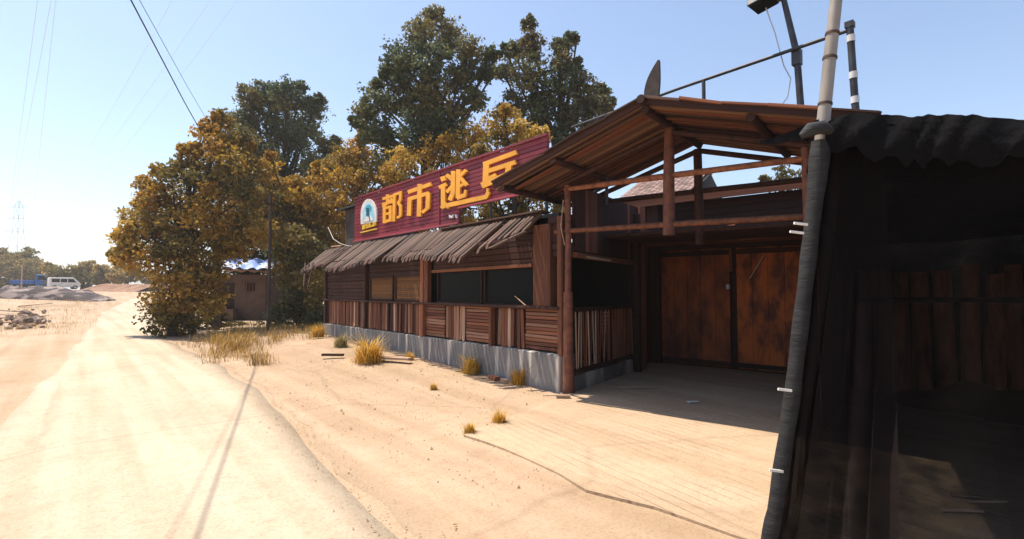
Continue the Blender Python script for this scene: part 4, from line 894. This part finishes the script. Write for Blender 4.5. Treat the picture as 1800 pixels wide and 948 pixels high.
# ================================================================== LEFT: VEHICLES, TARP HEAP, RUBBLE
def wheel(parent, c, ax, r=.32, wd=.2):
    c = Vector(c); ax = Vector(ax).normalized(); o = MB().tube([c - ax * wd / 2, c + ax * wd / 2], r, 16).build('wheel', BLACKR, parent); MB().tube([c - ax * (wd / 2 + .01), c + ax * (wd / 2 + .01)], r * .55, 12).build('rim', PALEST, o)
def vframe(px, D, yaw):
    q = at_depth(px, HOR, D); z = gh(q.x, q.y); fx = (rt * math.cos(yaw) + fw * math.sin(yaw)); fyv = UP.cross(fx); O = Vector((q.x, q.y, z)); return O, (lambda a, b, h: O + fx * a + fyv * b + UP * h), fx, fyv
O, VP, fx, fyv = vframe(112, 80, rad(232))
V_ = empty('parked_van', O, 'white minivan parked beyond the tarp heap', 'van')
WP = flat('white car paint', (.75, .74, .72), .3)
prof = [(-1.9, .35), (-1.95, .9), (-1.8, 1.1), (-1.15, 1.82), (-.9, 1.9), (1.75, 1.9), (1.88, 1.75), (1.92, .4)]
MB().prism([VP(a, -.8, h) for a, h in prof], fyv * 1.6).build('body', WP, V_, .06)
for s in (-1, 1):
    for (p, q) in [(-1.1, -.35), (-.25, .55), (.65, 1.6)]:
        w_ = MB().prism([VP(p + (-.28 if p < -1 else 0), .805 * s, 1.12), VP(q, .805 * s, 1.12), VP(q, .805 * s, 1.68), VP(p + (.12 if p < -1 else 0), .805 * s, 1.68)], fyv * (.012 * s)).build('side_window', GLASS, V_)
MB().prism([VP(-1.83, -.68, 1.12), VP(-1.83, .68, 1.12), VP(-1.24, .62, 1.76), VP(-1.24, -.62, 1.76)], fx * -.02).build('windscreen', GLASS, V_)
for s in (-1, 1):
    MB().prism([VP(-1.96, .5 * s, .75), VP(-1.96, .75 * s, .75), VP(-1.94, .75 * s, .95), VP(-1.94, .5 * s, .95)], fx * -.02).build('headlight', PALEST, V_)
    for a in (-1.25, 1.25): wheel(V_, VP(a, .74 * s, .32), fyv)
MB().prism([VP(-2.0, -.78, .35), VP(-2.0, .78, .35), VP(-2.0, .78, .58), VP(-2.0, -.78, .58)], fx * .08).build('bumper', BLACKR, V_)
O, VP, fx, fyv = vframe(64, 82, rad(20))
K_ = empty('blue_truck', O, 'blue truck parked left of the white minivan', 'truck')
BP = flat('blue truck paint', (.015, .12, .42), .4)
MB().prism([VP(a, -.95, h) for a, h in [(.2, .6), (.2, 2.35), (.4, 2.45), (1.5, 2.4), (1.8, 1.5), (1.85, .6)]], fyv * 1.9).build('cab', BP, K_, .05)
MB().prism([VP(a, -1.0, h) for a, h in [(-3.0, .85), (-3.0, 1.5), (.1, 1.5), (.1, .85)]], fyv * 2.0).build('cargo_bed', BP, K_, .02)
for i in range(6): piece('bed_rib', VP(-2.8 + .55 * i, -1.03, .88), VP(-2.8 + .55 * i, -1.03, 1.48), .06, .05, BP, K_, up=fyv)
MB().prism([VP(a, -.4, h) for a, h in [(-2.9, .55), (-2.9, .85), (1.2, .85), (1.2, .55)]], fyv * .8).build('chassis', BLACKR, K_)
for s in (-1, 1):
    MB().prism([VP(.55, .96 * s, 1.55), VP(1.55, .96 * s, 1.55), VP(1.4, .96 * s, 2.2), VP(.55, .96 * s, 2.2)], fyv * (.012 * s)).build('side_window', GLASS, K_)
    for a in (1.1, -2.0): wheel(K_, VP(a, .85 * s, .42), fyv, .42, .26)
MB().prism([VP(1.84, -.8, 1.55), VP(1.84, .8, 1.55), VP(1.56, .78, 2.25), VP(1.56, -.78, 2.25)], fx * .02).build('windscreen', GLASS, K_)
q = at_depth(37, HOR, 55); tag(MB().tube([(q.x, q.y, gh(q.x, q.y) - .1), (q.x, q.y, 2.4), (q.x + .03, q.y, 4.6)], [.07, .06, .05], 8).build('wooden_pole', W_PALE), 'thin pale pole standing left of the blue truck', 'pole')
# tarp heap
hc = [on_ground(-45, 541, 0), on_ground(170, 541, 0)]; hd_ = (hc[1] - hc[0]); hn = UP.cross(hd_).normalized() * 3.2
TP = mat('striped grey and white tarpaulin', (.24, .19, .17), (.035, .025, .028), .8, (.8, .8, 3.0), coord='World', lo=.4, hi=.52, bump=.4, detail=3)
H_ = empty('tarp_heap', (hc[0] + hc[1]) / 2, 'long low heap under crumpled grey and white tarpaulins beside the road', 'heap')
def hz(s, t): return max(0, math.sin(math.pi * t) ** .7 * (1.25 * min(1, s * 7) * min(1, (1 - s) * 5) * (1 - .35 * max(0, s - .45)) + .12 * math.sin(13 * s + 3 * t) + .08 * math.sin(29 * s + 7 * t)))
rows = [[hc[0] + hd_ * (j / 50) + hn * (i / 14) + UP * (hz(j / 50, i / 14) + gh(*(hc[0] + hd_ * (j / 50)).xy) - .03 + .05 * math.sin(j * 2.3 + i * 1.9) * math.sin(math.pi * i / 14)) for j in range(51)] for i in range(15)]
sheet('tarpaulin', rows, TP, H_)
RT = mat('dark red tarpaulin', (.12, .03, .025), (.05, .02, .02), .7, (2, 2, 2), coord='World')
rows = [[hc[0] + hd_ * (.72 + .24 * j / 12) + hn * (-.02 + .62 * i / 8) + UP * (hz(.72 + .24 * j / 12, .62 * i / 8) * 1.05 + .03 + .05 * math.sin(j * 1.9 + i)) for j in range(13)] for i in range(9)]
sheet('red_tarpaulin', rows[3:], RT, H_)
for k in range(7):
    s = .12 + .5 * k / 7; piece('batten', hc[0] + hd_ * s + UP * .02 - hn * .02, hc[0] + hd_ * (s + .11 + rj(.04)) + hn * .42 + UP * (hz(s + .1, .42) + .06), .1, .06, W_GREY if k % 2 else W_PALE, H_)
RUB = mat('rubble chunk', (.34, .25, .19), (.12, .08, .06), .9, (4, 4, 4), rnd=.6, bump=.4)
rmesh = []
for v in range(4):
    bm = bmesh.new(); bmesh.ops.create_icosphere(bm, subdivisions=1, radius=.5)
    for vv in bm.verts: vv.co *= random.uniform(.65, 1.2)
    me = bpy.data.meshes.new('rubble'); bm.to_mesh(me); bm.free(); me.materials.append(RUB); rmesh.append(me)
for i in range(90):
    q = on_ground(random.triangular(-20, 95, 40), random.triangular(545, 582, 560)); s = random.uniform(.1, .34) * (1 if random.random() < .8 else 1.7)
    o = bpy.data.objects.new('rubble_chunk', rmesh[i % 4]); col.objects.link(o); o.location = (q.x, q.y, gh(q.x, q.y) + s * .2); o.scale = (s * 1.2, s, s * .9); o.rotation_euler = (rj(.4), rj(.4), random.uniform(0, 6))
    tag(o, 'pale rubble chunk strewn on the dirt before the tarp heap', 'rubble', 'rubble before the tarp heap')
for i in range(9):
    q = on_ground(random.uniform(-10, 85), random.uniform(546, 572)); th = random.uniform(0, 3); d3 = Vector((math.cos(th), math.sin(th), rj(.1))) * random.uniform(.5, 1.1)
    q.z = gh(q.x, q.y) + .12; o = piece('scrap_board', q - d3, q + d3, .18, .04, random.choice([W_PALE, W_GREY, W_MID]), None); tag(o, 'scrap board lying among the rubble on the left', 'scrap board', 'scrap boards in the rubble')
# far earth bank along the field
rows = []
for j in range(60):
    px = 160 + 115 * j / 59; q = at_depth(px, HOR, 70); r = []
    for i in range(9):
        t = i / 8; p = q + fw * (t * 9 - 4); zz = gh(p.x, p.y) - .05 + math.sin(math.pi * t) * min(1, j / 12) * (.75 + .18 * math.sin(j * .7) + .1 * math.sin(j * 1.9 + i)); r.append(Vector((p.x, p.y, zz)))
    rows.append(r)
tag(sheet('field_bank', rows, ground_mat('reddish field earth', (.33, .2, .14), (.26, .16, .11), (.2, .15, .06), crack=0)), kind='structure')

# ================================================================== SMALL LITTER
def litter(name, px, py, z, L, th, m, lb, cat, h=.02, w_=.05):
    q = on_ground(px, py, z); d3 = Vector((math.cos(th), math.sin(th), 0)) * L / 2; q.z = z + h / 2 + .002
    o = piece(name, q - d3, q + d3, w_, h, m, None); tag(o, lb, cat)
litter('pale_stick', 1122, 682, .035, .75, rad(-38), W_PALE, 'pale stick lying on the shaded driveway near the railing', 'stick', .025, .03)
litter('paper_scrap', 1218, 707, .035, .16, rad(-30), WHITE, 'small white scrap on the shaded driveway before the gate', 'litter', .01, .08)
litter('broken_brick', 868, 668, .04, .24, rad(80), W_MID, 'broken brick lying at the plinth left of the near tuft', 'brick', .07, .11)
litter('broken_brick', 886, 672, .04, .2, rad(60), W_PALE, 'pale broken brick beside the near yellow tuft', 'brick', .06, .1)
litter('scrap_plank', 692, 632, .2, .8, rad(-58), W_PALE, 'pale plank lying by the largest yellow tuft', 'plank', .05, .18)
litter('scrap_plank', 585, 626, .2, .5, rad(-45), W_DARK, 'short dark plank on the ground left of the largest tuft', 'plank', .05, .1)
litter('scrap_plank', 990, 699, .035, .22, rad(-45), W_PALE, 'short pale offcut at the foot of the porch post', 'plank', .04, .07)
for px, py, lb in [(1712, 876, 'pale stick farthest back in the dark litter at lower right'), (1735, 884, 'pale stick at right in the dark litter'), (1690, 900, 'lowest pale stick in the dark litter at lower right')]:
    litter('pale_stick', px, py, .03, .3, rad(-50) + rj(.2), W_PALE, lb, 'stick', .02, .025)
# grit and crumbs along the seam between road and forecourt
b = MB()
for i in range(700):
    y = random.uniform(1.5, 14) ** 1.0; x = lerp_pts(RR, y) + random.gauss(.06, .07 + .012 * y); s = random.uniform(.003, .011); z = gh(x, y) + .015
    b.add([(x - s, y, z), (x + s * .3, y - s, z), (x + s * .5, y + s, z), (x, y, z + s * 1.1)], [(0, 1, 3), (1, 2, 3), (2, 0, 3)])
for i in range(1800):
    x, y = random.uniform(2.4, 5.9), random.uniform(3, 14); s = random.uniform(.003, .011) * (2.4 if random.random() < .06 else 1); z = gh(x, y) + .008
    b.add([(x - s, y, z), (x + s * .3, y - s, z), (x + s * .5, y + s, z), (x, y, z + s * 1.1)], [(0, 1, 3), (1, 2, 3), (2, 0, 3)])
tag(b.build('grit', mat('grit', (.42, .3, .2), (.3, .2, .13), .9, (9, 9, 9), coord='World')), 'loose grit and crumbs on the forecourt and road edge', 'grit', kind='stuff')

# fallen leaves along the wall, under the trees and on the forecourt
LP, LS, LC = [], [], []
for i in range(1500):
    m_ = random.random()
    if m_ < .5: x, y = XF - abs(random.gauss(.12, .3)), random.uniform(5.9, 16.5)
    elif m_ < .88: x, y = random.gauss(3.6, 1.2), random.gauss(17, 2.6)
    elif m_ < .93: x, y = random.uniform(2.4, 6), random.uniform(2.5, 15)
    else: x, y = lerp_pts(RR, y_ := random.uniform(2, 22)) + random.gauss(.15, .3), y_
    if x > XF - .1: continue
    LP.append((x, y, gh(x, y) + .02)); LS.append(random.uniform(.02, .05)); LC.append(random.choice([(.36, .22, .09), (.44, .3, .13), (.26, .15, .07), (.52, .38, .2)]))
lo_ = leaves_obj('leaf_litter', np.array(LP), np.array(LS), np.array(LC), None)
for v in lo_.data.vertices:
    q_ = gh(v.co.x, v.co.y) + .012; v.co.z = q_ + (v.co.z - q_) * .3
tag(lo_, 'fallen dry leaves scattered along the wall and under the trees', 'leaves', kind='stuff')

# ================================================================== HAZE
hb = MB().box((0, 0, 26), (5400, 5400, 56))
hz_o = hb.build('haze', bpy.data.materials.new('haze')); hm = hz_o.data.materials[0]; hm.use_nodes = True
for q in list(hm.node_tree.nodes):
    if q.type == 'BSDF_PRINCIPLED': hm.node_tree.nodes.remove(q)
pv = hm.node_tree.nodes.new('ShaderNodeVolumePrincipled'); pv.inputs['Color'].default_value = (.96, .95, .94, 1); pv.inputs['Density'].default_value = .0009; pv.inputs['Anisotropy'].default_value = .3
hm.node_tree.links.new(pv.outputs[0], hm.node_tree.nodes['Material Output'].inputs['Volume'])
tag(hz_o, 'thin pale haze filling the air over the whole place', 'haze', kind='stuff')
